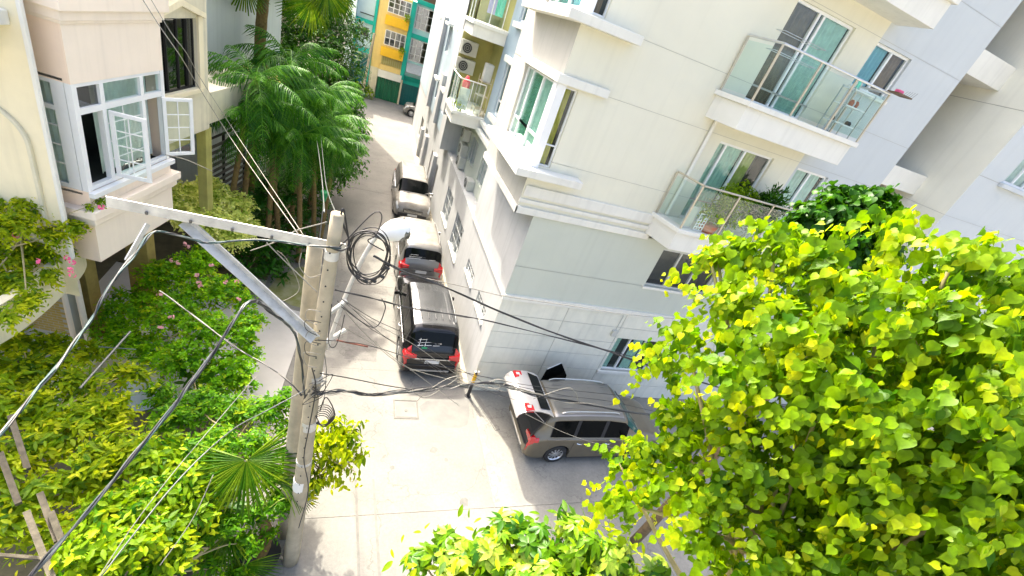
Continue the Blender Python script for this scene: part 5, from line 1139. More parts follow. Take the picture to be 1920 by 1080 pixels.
for i in range(6):
    mb = MB(); mb.tube(spline([(.3, 44.45, 5.2 - .35 * i), (-.3, 43.8, 4.5 - .35 * i), (-1.2, 43, 4.2 - .3 * i), (-2.4, 42, 4.4 - .3 * i)], 5), .02, 4); mb.build('wire', 'cable_cream', fp)
# left bundles
bundle([P_(640, 466, 4.72), P_(560, 457, 4.75), P_(480, 450, 4.8), P_(400, 455, 4.75), P_(370, 452, 4.72), P_(320, 438, 4.6), P_(285, 437, 4.5), P_(250, 480, 4.2), P_(200, 545, 3.8), P_(165, 610, 3.5), P_(110, 680, 3.0), P_(50, 755, 2.6), P_(-30, 850, 2.2)], 4, .010, .0085, ['cable_black', 'cable_green', 'cable_silver', 'cable_green'], 'dark green and black cables running along the cross arm then down to the left edge', seed=8)
bundle([P_(572, 745, 4.7), P_(566, 690, 4.65), P_(560, 650, 4.55), P_(545, 615, 4.45), P_(515, 590, 4.3), P_(480, 566, 4.1), P_(455, 578, 3.9), P_(400, 660, 3.5), P_(330, 755, 3.1), P_(230, 880, 2.6), P_(120, 1010, 2.2), P_(20, 1120, 1.9)], 6, .014, .0075, ['cable_silver', 'cable_black', 'cable_silver', 'cable_green', 'cable_black'], 'thick silver and black bundle looping off the pole towards the lower left corner', seed=9)
bundle([P_(566, 742, 4.7), P_(530, 705, 4.9), P_(490, 680, 5.1), P_(440, 650, 5.5), P_(360, 590, 6.2), P_(300, 545, 6.8)], 3, .012, .007, ['cable_black', 'cable_cream'], 'dark pair dropping left from the pole behind the pink flowered shrub', seed=10)
cable([P_(575, 730, 4.6), P_(500, 770, 4.2), P_(430, 810, 3.8), P_(330, 905, 3.2), P_(190, 1080, 2.4)], .007, 'cable_silver', 'single pale wire above the green bush at lower left')
cable([P_(480, 705, 4.6), P_(420, 775, 4.1), P_(330, 880, 3.4), P_(250, 985, 2.9), P_(180, 1090, 2.5)], .004, 'cable_cream', 'hair thin pale wire beside the single pale wire')
cable([P_(400, 890, 3.3), P_(360, 975, 3.0), P_(300, 1060, 2.7)], .004, 'cable_cream', 'short pale wire over the green bin')
cable([aty(608, 398, 4.9), aty(604, 340, 8), aty(598, 290, 12), aty(592, 250, 17)], .010, 'cable_silver', 'twisted silver wire running away from the pole top into the palms')
cable([aty(630, 400, 4.9), aty(612, 350, 8), aty(606, 300, 12), aty(600, 240, 17)], .008, 'cable_silver', 'second silver wire running from the pole top into the palms')
cable([aty(262, -10, 8), aty(300, 50, 8), aty(340, 108, 8), aty(372, 162, 8.6), aty(440, 270, 9), aty(560, 440, 5.2)], .006, 'cable_cream', 'left of two wires crossing the dark upper window')
cable([aty(278, -10, 8), aty(320, 60, 8), aty(350, 100, 8), aty(378, 150, 8.6), aty(450, 262, 9), aty(575, 450, 5.2)], .005, 'cable_cream', 'right of two wires crossing the dark upper window')
cable([aty(500, 455, 4.9), aty(545, 500, 4.9), aty(595, 548, 4.85)], .007, 'cable_cream', 'pale stay wire under the cross arm')
cable([aty(565, 475, 5.0), aty(562, 500, 5.0), aty(580, 520, 5.0), aty(602, 514, 5.0)], .006, 'cable_cream', 'cream wire curl left of the pole')
cable([aty(310, 290, 9.2), aty(350, 300, 9.5), aty(400, 322, 10)], .008, 'cable_cream', 'pale line strung across the dark garage opening')
cable([atd(1500, 915, 3.4), atd(1600, 938, 3.3), atd(1700, 965, 3.2), atd(1920, 1000, 3.1)], .004, 'cable_cream', 'pale string stretched through the leaves of the big tree')
tag(MB().tube([atz(150, 728, 3.0), atz(244, 622, 3.0)], .02, 8).build('white_rod', 'cable_silver'), 'pale grey rod poking out of the shrubs at lower left', 'rod')
tag(MB().tube([atz(185, 650, 3.0), atz(255, 655, 3.0)], .008, 5).build('thin_rod', 'cable_silver'), 'thin pale wire lying across the grey rod', 'wire')

# ================================================================== VEGETATION
def leaf_template(kind):
    if kind == 'heart': st = [(0, 0), (.02, .24), (.10, .38), (.24, .44), (.42, .39), (.58, .27), (.72, .13), (.84, .045), (1.0, 0)]
    elif kind == 'oval': st = [(0, 0), (.15, .12), (.35, .19), (.58, .18), (.8, .10), (1, 0)]
    elif kind == 'lance': st = [(0, 0), (.25, .10), (.6, .12), (1, 0)]
    else: st = [(0, 0), (.35, .24), (.7, .20), (1, 0)]
    V = []; F = []; n = len(st)
    for t_, w_ in st: V.append((t_, 0, -.17 * t_ * t_))
    L = {}; Rr = {}
    for i, (t_, w_) in enumerate(st):
        if 0 < i < n - 1:
            L[i] = len(V); V.append((t_ - (.10 if kind == 'heart' and i == 1 else .04 if kind == 'heart' and i == 2 else 0), w_, .22 * w_ - .17 * t_ * t_)); Rr[i] = len(V); V.append((t_ - (.10 if kind == 'heart' and i == 1 else .04 if kind == 'heart' and i == 2 else 0), -w_, .22 * w_ - .17 * t_ * t_))
    for i in range(n - 1):
        for S, sg in ((L, 1), (Rr, -1)):
            f = [i, i + 1] + ([S[i + 1]] if i + 1 in S else []) + ([S[i]] if i in S else [])
            F.append(tuple(f if sg < 0 else f[::-1]))
    return np.array(V), F
TEMPL = {k: leaf_template(k) for k in ('heart', 'oval', 'lance', 'small')}
def mesh_from_leaves(name, kind, P, T, N, S, tint, m):
    V, F = TEMPL[kind]; n = len(P); B = np.cross(N, T)
    W_ = P[:, None, :] + S[:, None, None] * (V[None, :, 0:1] * T[:, None, :] + V[None, :, 1:2] * B[:, None, :] + V[None, :, 2:3] * N[:, None, :])
    me = bpy.data.meshes.new(name); nv = len(V)
    me.vertices.add(n * nv); me.vertices.foreach_set('co', W_.reshape(-1).astype(np.float32))
    lens = np.array([len(f) for f in F]); flat = np.array([i for f in F for i in f])
    loops = (flat[None, :] + (np.arange(n) * nv)[:, None]).reshape(-1); tot = np.tile(lens, n); start = np.concatenate([[0], np.cumsum(tot)[:-1]])
    me.loops.add(len(loops)); me.loops.foreach_set('vertex_index', loops.astype(np.int32))
    me.polygons.add(len(tot)); me.polygons.foreach_set('loop_start', start.astype(np.int32)); me.polygons.foreach_set('loop_total', tot.astype(np.int32))
    me.update(calc_edges=True); at = me.attributes.new('tint', 'FLOAT', 'POINT'); at.data.foreach_set('value', np.repeat(tint, nv).astype(np.float32))
    me.materials.append(MATS[m]); me.shade_smooth()
    return me
def norm(a): return a / (np.linalg.norm(a, axis=-1, keepdims=True) + 1e-9)
LEAFMESH = {}
def foliage(parent, blobs, ncl, per, kind, size, m, parts=0, seed=0, droop=.6, spread=.16, rosette=False, toward=None, inner=.3, flat=.5, shrink=.62, spray=0.0):
    """leaf clusters through the crown; the largest leaves in view are single parts, the rest one mass"""
    rg = np.random.default_rng(seed); C = np.array([list(b_[0]) for b_ in blobs]); Rd = np.array([b_[1] for b_ in blobs], float)
    w_ = Rd.prod(axis=1) ** (2 / 3); bi = rg.choice(len(blobs), ncl, p=w_ / w_.sum())
    D = norm(rg.normal(size=(ncl, 3))); D[:, 2] = np.abs(D[:, 2]) * np.where(rg.random(ncl) < .7, 1, -1); rad = np.where(rg.random(ncl) < inner, rg.uniform(.3, .8, ncl), rg.uniform(.8, 1.08, ncl))
    cc = C[bi] + D * Rd[bi] * rad[:, None]; out = norm(D / Rd[bi]); ct = rg.random(ncl) * .75
    base = np.asarray(origin_of(parent)); n = ncl * per
    cl = np.repeat(cc, per, 0); o = np.repeat(out, per, 0); tint = np.repeat(ct, per) + rg.uniform(-.12, .12, n)
    if rosette:
        a = np.tile(np.arange(per) * 2 * math.pi / per, ncl) + np.repeat(rg.random(ncl) * 6, per); ax = norm(np.repeat(norm(out + np.array([0, 0, 1.0]) + rg.normal(size=(ncl, 3)) * .25), per, 0))
        r1 = norm(np.cross(ax, np.array([.3, .2, 1.0]))); r2 = np.cross(ax, r1); dirr = r1 * np.cos(a)[:, None] + r2 * np.sin(a)[:, None]
        T = norm(dirr + ax * (.15 - droop * .5) + rg.normal(size=(n, 3)) * .08); N = norm(ax + dirr * .3); P = cl + dirr * size * .08
    elif spray > 0:
        u = np.tile((np.arange(per) + .5) / per, ncl); tw = norm(out * .9 + np.array([0, 0, .05]) + rg.normal(size=(ncl, 3)) * .45); tw = np.repeat(tw, per, 0)
        P = cl + tw * (u[:, None] - .5) * spray + np.array([0, 0, -1]) * (spray * .55 * u[:, None] ** 2) + rg.normal(size=(n, 3)) * spray * .045
        side = norm(np.cross(tw, np.array([0, 0, 1.0]))) * np.where(np.arange(n) % 2 == 0, 1, -1)[:, None]
        T = norm(tw * .45 + side * .55 + np.array([0, 0, -droop]) + rg.normal(size=(n, 3)) * .28)
        N = norm(tw * .55 + np.array([0, 0, flat + .25]) + rg.normal(size=(n, 3)) * .3 + (0 if toward is None else np.asarray(toward)))
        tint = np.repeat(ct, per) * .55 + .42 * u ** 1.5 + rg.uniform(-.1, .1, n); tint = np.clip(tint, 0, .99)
    else:
        P = cl + rg.normal(size=(n, 3)) * spread * np.array([1, 1, .8]); T = norm(o * .7 + np.array([0, 0, -droop]) + rg.normal(size=(n, 3)) * .55)
        N = norm(o * .5 + np.array([0, 0, flat]) + rg.normal(size=(n, 3)) * .45 + (0 if toward is None else np.asarray(toward)))
    N = norm(N - T * (N * T).sum(1, keepdims=True)); S = size * rg.uniform(shrink, 1.15, n)
    if spray > 0: S = S * (1.08 - .5 * u ** 3)
    px, py, dz = project(P); vis = (px > -5) & (px < 1925) & (py > -5) & (py < 1085); sc = np.where(vis, S * FPX / dz * (.4 + np.abs((N * norm(np.array([0, 0, CAMH]) - P)).sum(1))) + dz * -.0, 0)
    order = np.argsort(-sc); k = min(parts, int(vis.sum())); a, b_ = order[:k], order[k:]
    me = mesh_from_leaves('foliage', kind, P[b_] - base, T[b_], N[b_], S[b_], tint[b_], m)
    ob = bpy.data.objects.new('foliage', me); COL.objects.link(ob); ob.parent = parent; ob['kind'] = 'stuff'; ob.color = (0, 0, 0, 1)
    if k:
        key = (kind, m)
        if key not in LEAFMESH: LEAFMESH[key] = mesh_from_leaves('leaf', kind, np.zeros((1, 3)), np.array([[1., 0, 0]]), np.array([[0., 0, 1]]), np.ones(1), np.zeros(1), m)
        for i in a:
            o_ = bpy.data.objects.new('leaf', LEAFMESH[key]); COL.objects.link(o_); o_.parent = parent; o_.color = (float(tint[i]), 0, 0, 1); B = np.cross(N[i], T[i])
            M = Matrix(((T[i][0], B[0], N[i][0], 0), (T[i][1], B[1], N[i][1], 0), (T[i][2], B[2], N[i][2], 0), (0, 0, 0, 1)))
            o_.matrix_local = Matrix.Translation(Vector(P[i] - base)) @ M @ Matrix.Diagonal((S[i], S[i], S[i], 1))
    return cc
def limbs(parent, base, top, targets, r0, m='bark', name='branch', seed=0):
    rr = random.Random(seed); base, top = Vector(base), Vector(top); mb = MB(); pts = [base, base.lerp(top, .35) + Vector((rr.uniform(-.06, .06), rr.uniform(-.06, .06), 0)), base.lerp(top, .7) + Vector((rr.uniform(-.06, .06), 0, 0)), top]; P = spline(pts, 5)
    mb.tube(P, [r0 * (1 - .5 * i / len(P)) for i in range(len(P))], 9); mb.build('trunk', m, parent, smooth=True)
    for i, t_ in enumerate(targets):
        t_ = Vector(t_); s_ = base.lerp(top, rr.uniform(.7, 1)); mid = s_.lerp(t_, .5) + Vector((rr.uniform(-.1, .1), rr.uniform(-.1, .1), .04)); P = spline([s_, mid, t_], 5); mb = MB()
        mb.tube(P, [r0 * .38 * (1 - .8 * k / len(P)) + .003 for k in range(len(P))], 6); mb.build(name, m, parent, smooth=True)
def B(px, py, z, r, rz=None): return (atz(px, py, z), (r, r, rz or r * .8))
def Bd(px, py, d, rpx, fl=1.0): r = rpx * d / FPX; return (atd(px, py, d), (r, r, r * fl))

# --- the big heart-leaved tree at the right
T1 = thing('heart_leaf_tree', 'big sunlit tree with heart shaped yellow green leaves filling the right foreground', 'tree', (4.3, .4, 0))
bl = [Bd(*q) for q in ((1455, 462, 3.5, 62), (1400, 470, 3.7, 42), (1560, 492, 3.3, 70), (1680, 420, 3.2, 58), (1790, 480, 3.0, 72), (1900, 520, 3.0, 75), (1385, 560, 3.5, 62), (1500, 600, 3.2, 90), (1650, 590, 3.0, 100),
      (1800, 640, 2.8, 110), (1285, 625, 3.7, 46), (1400, 690, 3.3, 85), (1550, 730, 3.0, 105), (1700, 770, 2.8, 115), (1870, 800, 2.7, 120), (1255, 680, 3.8, 38), (1300, 790, 3.8, 50), (1255, 775, 4.0, 30), (1160, 868, 4.2, 30),
      (1215, 845, 4.0, 36), (1290, 860, 3.8, 44), (1390, 830, 3.5, 70), (1165, 940, 3.8, 30), (1220, 928, 3.7, 34), (1290, 905, 3.6, 42), (1370, 930, 3.4, 55), (1460, 900, 3.2, 75), (1600, 900, 2.9, 90), (1790, 960, 2.7, 110), (1900, 950, 2.7, 100),
      (1330, 1030, 3.3, 62), (1450, 1050, 3.1, 70), (1620, 1060, 2.9, 75), (1780, 1080, 2.8, 90), (2010, 620, 2.9, 130), (2030, 820, 2.8, 140), (1900, 1120, 2.8, 130), (1500, 1150, 3.0, 110), (1330, 480, 3.75, 22), (1230, 655, 3.9, 24), (1720, 690, 3.3, 110), (1880, 700, 3.3, 120), (1560, 830, 3.4, 100), (1700, 880, 3.3, 110), (1860, 930, 3.3, 120), (1480, 980, 3.4, 90), (1620, 1010, 3.3, 100), (1310, 555, 3.8, 24), (1345, 480, 3.8, 26))]
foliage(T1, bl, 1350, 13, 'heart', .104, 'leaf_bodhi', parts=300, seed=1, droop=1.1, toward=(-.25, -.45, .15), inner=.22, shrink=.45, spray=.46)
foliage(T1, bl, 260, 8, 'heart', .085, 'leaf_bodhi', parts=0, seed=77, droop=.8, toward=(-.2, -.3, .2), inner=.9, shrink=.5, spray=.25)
limbs(T1, (4.3, .4, 0), (3.7, .9, 7.3), [b_[0] for b_ in bl[::2]], .085, seed=2, m='twig')
# --- darker tree behind it
T2 = thing('dark_leaf_tree', 'darker green tree showing its top behind the big heart leaved tree below the blue wall', 'tree', (8.0, 4.6, 0))
bl = [Bd(*q) for q in ((1545, 400, 5.6, 40), (1590, 372, 5.6, 34), (1625, 395, 5.6, 50), (1510, 430, 5.6, 36), (1585, 440, 5.6, 50), (1630, 470, 5.8, 50), (1500, 480, 5.8, 40))]
foliage(T2, bl, 480, 9, 'heart', .12, 'leaf_dark', parts=40, seed=5, droop=.8, spread=.10, spray=.35)
limbs(T2, (8.0, 4.6, 0), atd(1640, 520, 5.8), [b_[0] for b_ in bl[:6]], .12, seed=4)
# --- tree with whorled leaves at bottom centre
T3 = thing('umbrella_leaf_tree', 'small tree with pale edged whorled leaflets at the bottom edge below the road', 'tree', (2.2, 1.4, 0))
bl = [Bd(*q) for q in ((960, 975, 4.4, 26), (1062, 952, 4.4, 20), (1070, 985, 4.4, 22), (930, 1020, 4.3, 45), (1010, 1025, 4.3, 45), (1090, 1020, 4.2, 38), (855, 1035, 4.4, 34), (830, 1002, 4.5, 14), (790, 1050, 4.5, 24), (1150, 1055, 4.2, 42), (880, 1085, 4.3, 60), (1010, 1095, 4.2, 70), (1130, 1110, 4.1, 60), (1225, 1065, 4.2, 28), (1000, 1160, 4.0, 90), (1190, 1150, 4.0, 60))]
foliage(T3, bl, 420, 9, 'oval', .14, 'leaf_scheff', parts=240, seed=9, rosette=True, droop=.9, inner=.25)
foliage(T3, bl[3:], 120, 6, 'oval', .13, 'leaf_hedge', seed=10, droop=.5, spread=.1)
limbs(T3, (2.2, 1.4, 0), atd(1010, 1150, 4.3), [b_[0] for b_ in bl], .05, seed=6, m='twig')
# --- sapling by the pole
T4 = thing('roadside_sapling', 'leafy sapling with drooping yellow green leaves leaning over the road right of the poles', 'sapling', (-.25, 5.4, 0))
bl = [B(*q) for q in ((625, 800, 2.7, .26), (650, 830, 2.6, .30), (610, 850, 2.3, .3), (668, 795, 2.8, .13), (640, 880, 2.2, .24), (600, 900, 1.9, .22), (680, 850, 2.5, .14), (590, 820, 2.5, .25), (668, 885, 2.3, .12))]
foliage(T4, bl, 150, 6, 'oval', .19, 'leaf_lemon', parts=110, seed=12, droop=1.0, spread=.08, toward=(.1, -.2, 0), spray=.34)
limbs(T4, (-.22, 5.45, 0), atz(610, 850, 2.2), [b_[0] for b_ in bl], .03, seed=7, m='twig')
# --- shrubs at lower left
def shrub(label, base, blobs, ncl, per, kind, size, m, parts, seed, cat='shrub', name='shrub', group=None, extra=None, r=.04, **k):
    k.setdefault('spray', size * 2.6); k.setdefault('toward', (0, -.15, .1)); t = thing(name, label, cat, base, 0, group); foliage(t, blobs, ncl, per, kind, size, m, parts=parts, seed=seed, **k)
    if extra: foliage(t, blobs, extra[0], per, extra[1], extra[2], extra[3], parts=0, seed=seed + 50, **k)
    c = sum((Vector(b_[0]) for b_ in blobs), Vector()) / len(blobs); limbs(t, base, c, [b_[0] for b_ in blobs[::2]], r, seed=seed, m='bark' if r > .05 else 'twig')
    return t
shrub('tangled yellow green shrub with browning twigs at the left edge under the curved balcony', (-4.4, 6.2, .05), [B(*q) for q in ((20, 700, 2.4, .42), (80, 690, 2.2, .4), (140, 720, 2.2, .4), (60, 770, 2.4, .42), (130, 800, 2.4, .42), (200, 770, 2.3, .38), (30, 850, 2.5, .36), (-40, 760, 2.6, .5), (220, 840, 2.4, .4), (150, 880, 2.5, .4), (240, 700, 2.0, .28), (60, 925, 2.5, .3), (-30, 900, 2.6, .4), (100, 650, 1.8, .35), (40, 640, 2.0, .35), (170, 660, 1.6, .3), (10, 980, 2.4, .3), (90, 1000, 2.2, .28))], 950, 8, 'oval', .14, 'leaf_lemon', 120, 21, group='shrubs crowded at the lower left', extra=(330, 'lance', .2, 'leaf_hedge'), droop=.3, spread=.12, inner=.5)
shrub('bright green bush with small leaves between the silver cables and the fan palm', (-1.6, 6.0, .05), [B(*q) for q in ((370, 760, 2.0, .38), (440, 770, 1.9, .36), (500, 770, 2.0, .36), (545, 745, 2.3, .26), (410, 830, 2.1, .36), (480, 830, 2.0, .3), (350, 850, 2.2, .36), (320, 790, 2.1, .32), (545, 800, 1.9, .26), (555, 850, 1.7, .2), (400, 900, 2.0, .3), (520, 880, 1.6, .25), (300, 740, 1.8, .3), (450, 900, 1.5, .3), (520, 930, 1.2, .22), (390, 700, 1.5, .3))], 900, 8, 'oval', .115, 'leaf_fresh', 100, 22, group='shrubs crowded at the lower left', extra=(150, 'oval', .13, 'leaf_hedge'), droop=.3, spread=.10, inner=.4)
shrub('loose pale green shrub with long leaves in the middle of the lower left planting', (-2.6, 5.2, .05), [B(*q) for q in ((290, 850, 2.5, .34), (340, 900, 2.4, .3), (270, 930, 2.5, .32), (200, 960, 2.5, .32), (360, 960, 2.2, .24), (300, 1000, 2.4, .26), (230, 1030, 2.6, .28), (150, 1040, 2.7, .25), (330, 1040, 2.1, .2), (180, 900, 2.2, .3))], 560, 8, 'oval', .17, 'leaf_hedge', 120, 23, group='shrubs crowded at the lower left', extra=(140, 'oval', .12, 'leaf_fresh'), droop=.5, spread=.12, inner=.4)
shrub('dark green bush along the bottom edge left of the green bin', (-2.6, 3.9, .05), [B(*q) for q in ((210, 1065, 2.2, .26), (150, 1090, 2.3, .25), (270, 1080, 2.0, .2), (420, 985, 1.6, .24), (460, 1020, 1.2, .22), (400, 1050, 1.0, .25), (480, 960, 1.5, .2), (520, 950, 1.4, .2), (440, 1090, .8, .25), (370, 1000, 1.4, .18), (300, 1080, 1.4, .2), (500, 1000, 1.0, .16))], 520, 8, 'oval', .11, 'leaf_fresh', 60, 24, group='shrubs crowded at the lower left', droop=.4, spread=.09)
shrub('large glossy paddle leaved plant just left of the fan palm frond', (-1.7, 5.2, .05), [B(*q) for q in ((395, 920, 2.0, .16), (380, 735, 1.6, .2), (360, 700, 1.6, .16))], 14, 6, 'oval', .34, 'leaf_fan', 60, 25, cat='plant', name='broadleaf_plant', droop=.3, spread=.06, inner=.1)
fl = shrub('flowering shrub dotted with pale pink blossoms below the steel brace', (-3.7, 9.6, .05), [B(*q) for q in ((245, 575, 1.6, .55), (300, 520, 2.0, .5), (360, 500, 2.3, .5), (410, 545, 2.3, .5), (320, 590, 2.0, .55), (390, 620, 2.1, .55), (450, 620, 1.9, .42), (345, 670, 1.8, .5), (430, 690, 1.7, .4), (210, 620, 1.3, .4), (290, 660, 1.5, .4), (390, 470, 2.4, .34), (455, 560, 2.2, .3), (400, 730, 1.5, .35), (250, 640, 1.5, .4), (460, 660, 1.6, .35), (470, 600, 1.9, .32), (450, 710, 1.5, .32), (350, 555, 2.2, .4))], 1900, 9, 'small', .10, 'leaf_bright', 40, 26, cat='flowering shrub', name='flowering_shrub', extra=(450, 'small', .10, 'leaf_hedge'), droop=.2, spread=.13, inner=.5, r=.05)
shrub('round cream and yellow variegated shrub behind the steel cross arm', (-4.0, 14.2, .05), [B(*q) for q in ((350, 372, 2.7, .62), (395, 358, 2.8, .55), (440, 385, 2.6, .55), (380, 410, 2.5, .6), (455, 425, 2.2, .5), (330, 400, 2.5, .4), (430, 440, 2.0, .5))], 1100, 8, 'small', .12, 'leaf_variegated', 40, 27, name='variegated_shrub', toward=(.3, -.6, .4), droop=.3, spread=.13, inner=.3)
# planter on the curved balcony
pl_ = shrub('lemon green planter shrub with a few magenta flowers on the curved balcony', (-6.2, 7.6, 3.1), [B(*q) for q in ((40, 345, 4.9, .24), (85, 345, 4.9, .24), (120, 372, 4.8, .2), (60, 385, 4.8, .26), (135, 420, 4.6, .16), (15, 420, 4.7, .26), (15, 350, 4.7, .30), (70, 335, 4.7, .26), (115, 365, 4.6, .22), (-30, 380, 4.7, .3), (35, 390, 4.5, .3), (90, 395, 4.5, .26), (50, 560, 3.8, .18), (10, 590, 3.8, .16), (105, 440, 4.4, .2), (40, 430, 4.1, .32), (95, 425, 4.1, .25), (10, 480, 3.9, .32), (60, 475, 3.9, .28), (110, 470, 3.9, .18), (25, 530, 3.75, .28), (85, 515, 3.75, .16), (-40, 460, 4.0, .4), (145, 400, 4.4, .12), (-40, 540, 3.7, .4))], 1500, 8, 'oval', .11, 'leaf_lemon', 140, 28, name='balcony_shrub', extra=(480, 'small', .09, 'leaf_hedge'), droop=.4, spread=.09, inner=.3, toward=(.1, -.4, .3))
shrub('trailing green sprig with one magenta flower on the peach window ledge', (-4.45, 8.7, 4.86), [B(*q) for q in ((185, 375, 5.0, .07), (200, 372, 5.0, .06), (165, 385, 4.95, .08))], 26, 5, 'small', .075, 'leaf_hedge', 0, 29, cat='plant', name='trailing_plant', droop=.4, spread=.05, r=.008)
shrub('clump of green leaves on the upper left ledge at the picture corner', (-4.9, 6.0, 7.96), [(NP.p(1.0 + .35 * i, 8.1, .5), (.22, .22, .2)) for i in range(5)], 90, 6, 'small', .10, 'leaf_hedge', 0, 30, cat='plant', name='ledge_plant', droop=.2, spread=.08, r=.01)
rr = random.Random(3)
def blossoms(parent, pts, r=.05, n=6, m='pink_flower'):
    base = origin_of(parent)
    for p in pts:
        mb = MB()
        for _ in range(n):
            d = Vector((rr.gauss(0, 1), rr.gauss(0, 1), rr.gauss(0, .7))).normalized(); c = p + d * r * .8; a = d.orthogonal().normalized() * r * .6; q = d.cross(a).normalized() * r * .6
            mb.add([c - a, c + q + d * .01, c + a, c - q + d * .01], [(0, 1, 2, 3)])
        mb.build('blossom', m, parent)
mat('pink_pale', (.80, .40, .40), .7, trans=.3)
def blossoms_pale(parent, pts, r=.05, n=6):
    blossoms(parent, pts, r, n, 'pink_pale')
def bz(l, z): return [atz(x + rr.uniform(-4, 4), y + rr.uniform(-3, 3), z) for x, y in l]
blossoms_pale(fl, bz([(325, 488), (335, 492), (372, 532), (380, 535), (425, 530), (440, 528), (445, 560), (320, 596), (345, 455), (352, 460), (298, 555), (300, 612), (398, 500), (365, 515)], 2.75), .055, 7)
blossoms(pl_, bz([(28, 443), (67, 487), (130, 485), (135, 490), (133, 508), (138, 515), (95, 405), (60, 415)], 4.35), .045, 7)
blossoms(pl_, [atz(190, 388, 5.05)], .05, 7)
# undergrowth and broad tree
shrub('deep green shady shrubs crowded beneath the palms beside the alley', (-2.8, 16.5, .05), [B(*q) for q in ((480, 420, .9, .8), (540, 400, .9, .8), (590, 390, 1.0, .7), (500, 470, .8, .7), (560, 450, .7, .7), (440, 400, 1.2, .7), (450, 470, .9, .6), (500, 350, 1.0, .8), (600, 350, 1.2, .8), (625, 320, 1.4, .8), (560, 330, 1.4, .9), (480, 390, 1.3, .7), (500, 370, 2.2, .6), (550, 365, 2.3, .6), (600, 330, 2.4, .6), (575, 300, 2.6, .5), (640, 300, 2.2, .6), (520, 500, .5, .5), (460, 520, .7, .5))], 1150, 8, 'oval', .16, 'leaf_dark', 40, 31, name='undergrowth_shrub', droop=.3, spread=.22, inner=.4, extra=(150, 'lance', .4, 'leaf_palm'))
bt = [(aty(x, y, Y), (r, r, r * .9)) for x, y, Y, r in ((620, 70, 26, 1.5), (600, 20, 26, 1.5), (640, 120, 25, 1.3), (580, 100, 24, 1.5), (630, 180, 24, 1.3), (655, 60, 27, 1.0), (650, 160, 25, .9), (560, 40, 25, 1.3), (640, 240, 23, 1.3), (650, 290, 22, 1.0), (630, 310, 21, 1.1), (590, -30, 26, 1.6), (540, 130, 24, 1.6), (655, 210, 24, .8))]
shrub('broad dark crowned tree rising behind the drooping palms', (-2.6, 24, .05), bt, 2300, 7, 'oval', .21, 'leaf_dark', 0, 32, cat='tree', name='broadleaf_tree', droop=.4, spread=.28, inner=.4, r=.2, extra=(260, 'oval', .2, 'leaf_fresh'))
shrub('small yellow green bush at the foot of the far beige wall', (-.4, 45.6, .05), [(Vector((-.4 + .5 * i, 45.8, .6 + .3 * (i % 2))), (.5, .4, .6)) for i in range(3)], 130, 6, 'small', .2, 'leaf_hedge', 0, 33, name='far_bush', spread=.2)
for i, (x, z) in enumerate(((2.85, 7.35), (2.9, 4.7))): shrub(['leafy pot plant hanging over the upper yellow parapet', 'leafy pot plant hanging over the lower yellow parapet'][i], (x, 46.5, z - .15), [(Vector((x, 46.45, z)), (.3, .25, .4))], 34, 5, 'small', .14, 'leaf_hedge', 0, 34 + i, cat='plant', name='parapet_plant', spread=.12, r=.01)
# --- feather palms
def frond_mesh(L=2.3, n=30, droop=1.0, ll=.55, seed=0):
    rr = random.Random(seed); V = []; F = []; tint = []
    def rach(t_): return Vector((L * (t_ - .12 * t_ ** 3 * droop), 0, L * (.32 * t_ - .62 * droop * t_ ** 2.1)))
    for i in range(13):
        t_ = i / 12; p = rach(t_); r = .022 * (1 - t_) + .004; b_ = len(V)
        V += [(p.x, -r, p.z), (p.x, r, p.z), (p.x, 0, p.z + r)]; tint += [.9] * 3
        if i: F += [(b_ - 3, b_, b_ + 2, b_ - 1), (b_ - 1, b_ + 2, b_ + 1, b_ - 2)]
    for i in range(n):
        t_ = .14 + .86 * i / (n - 1); p = rach(t_); q = rach(min(1, t_ + .02)) - rach(t_ - .02); q.normalize(); l = ll * (math.sin(math.pi * min(1, t_ * .82 + .16)) ** .6) * rr.uniform(.85, 1.1)
        for s_ in (1, -1):
            d = (q * .55 + Vector((0, s_, 0)) * .9 + Vector((0, 0, rr.uniform(-.1, .25)))).normalized(); w_ = .021; up = Vector((0, 0, 1)); side = q * w_; b_ = len(V); tv = rr.uniform(0, .8)
            for k, (f, wd) in enumerate(((0, .6), (.35, 1), (.7, .8), (1.0, .06))):
                c = p + d * l * f * (1 - .25 * f) + Vector((0, 0, -rr.uniform(.5, 1.3) * l * f * f)); V += [tuple(c - side * wd), tuple(c + side * wd)]; tint += [tv] * 2
                if k: F.append((b_ + 2 * k - 2, b_ + 2 * k - 1, b_ + 2 * k + 1, b_ + 2 * k))
    me = bpy.data.meshes.new('frond'); me.from_pydata(V, [], F); me.update(); at = me.attributes.new('tint', 'FLOAT', 'POINT'); at.data.foreach_set('value', np.array(tint, np.float32)); me.materials.append(MATS['leaf_palm']); me.shade_smooth(); return me
FR_M = [frond_mesh(2.1, 25, 1.3, .60, 1), frond_mesh(1.9, 23, 1.7, .58, 2), frond_mesh(2.0, 24, .8, .55, 3)]
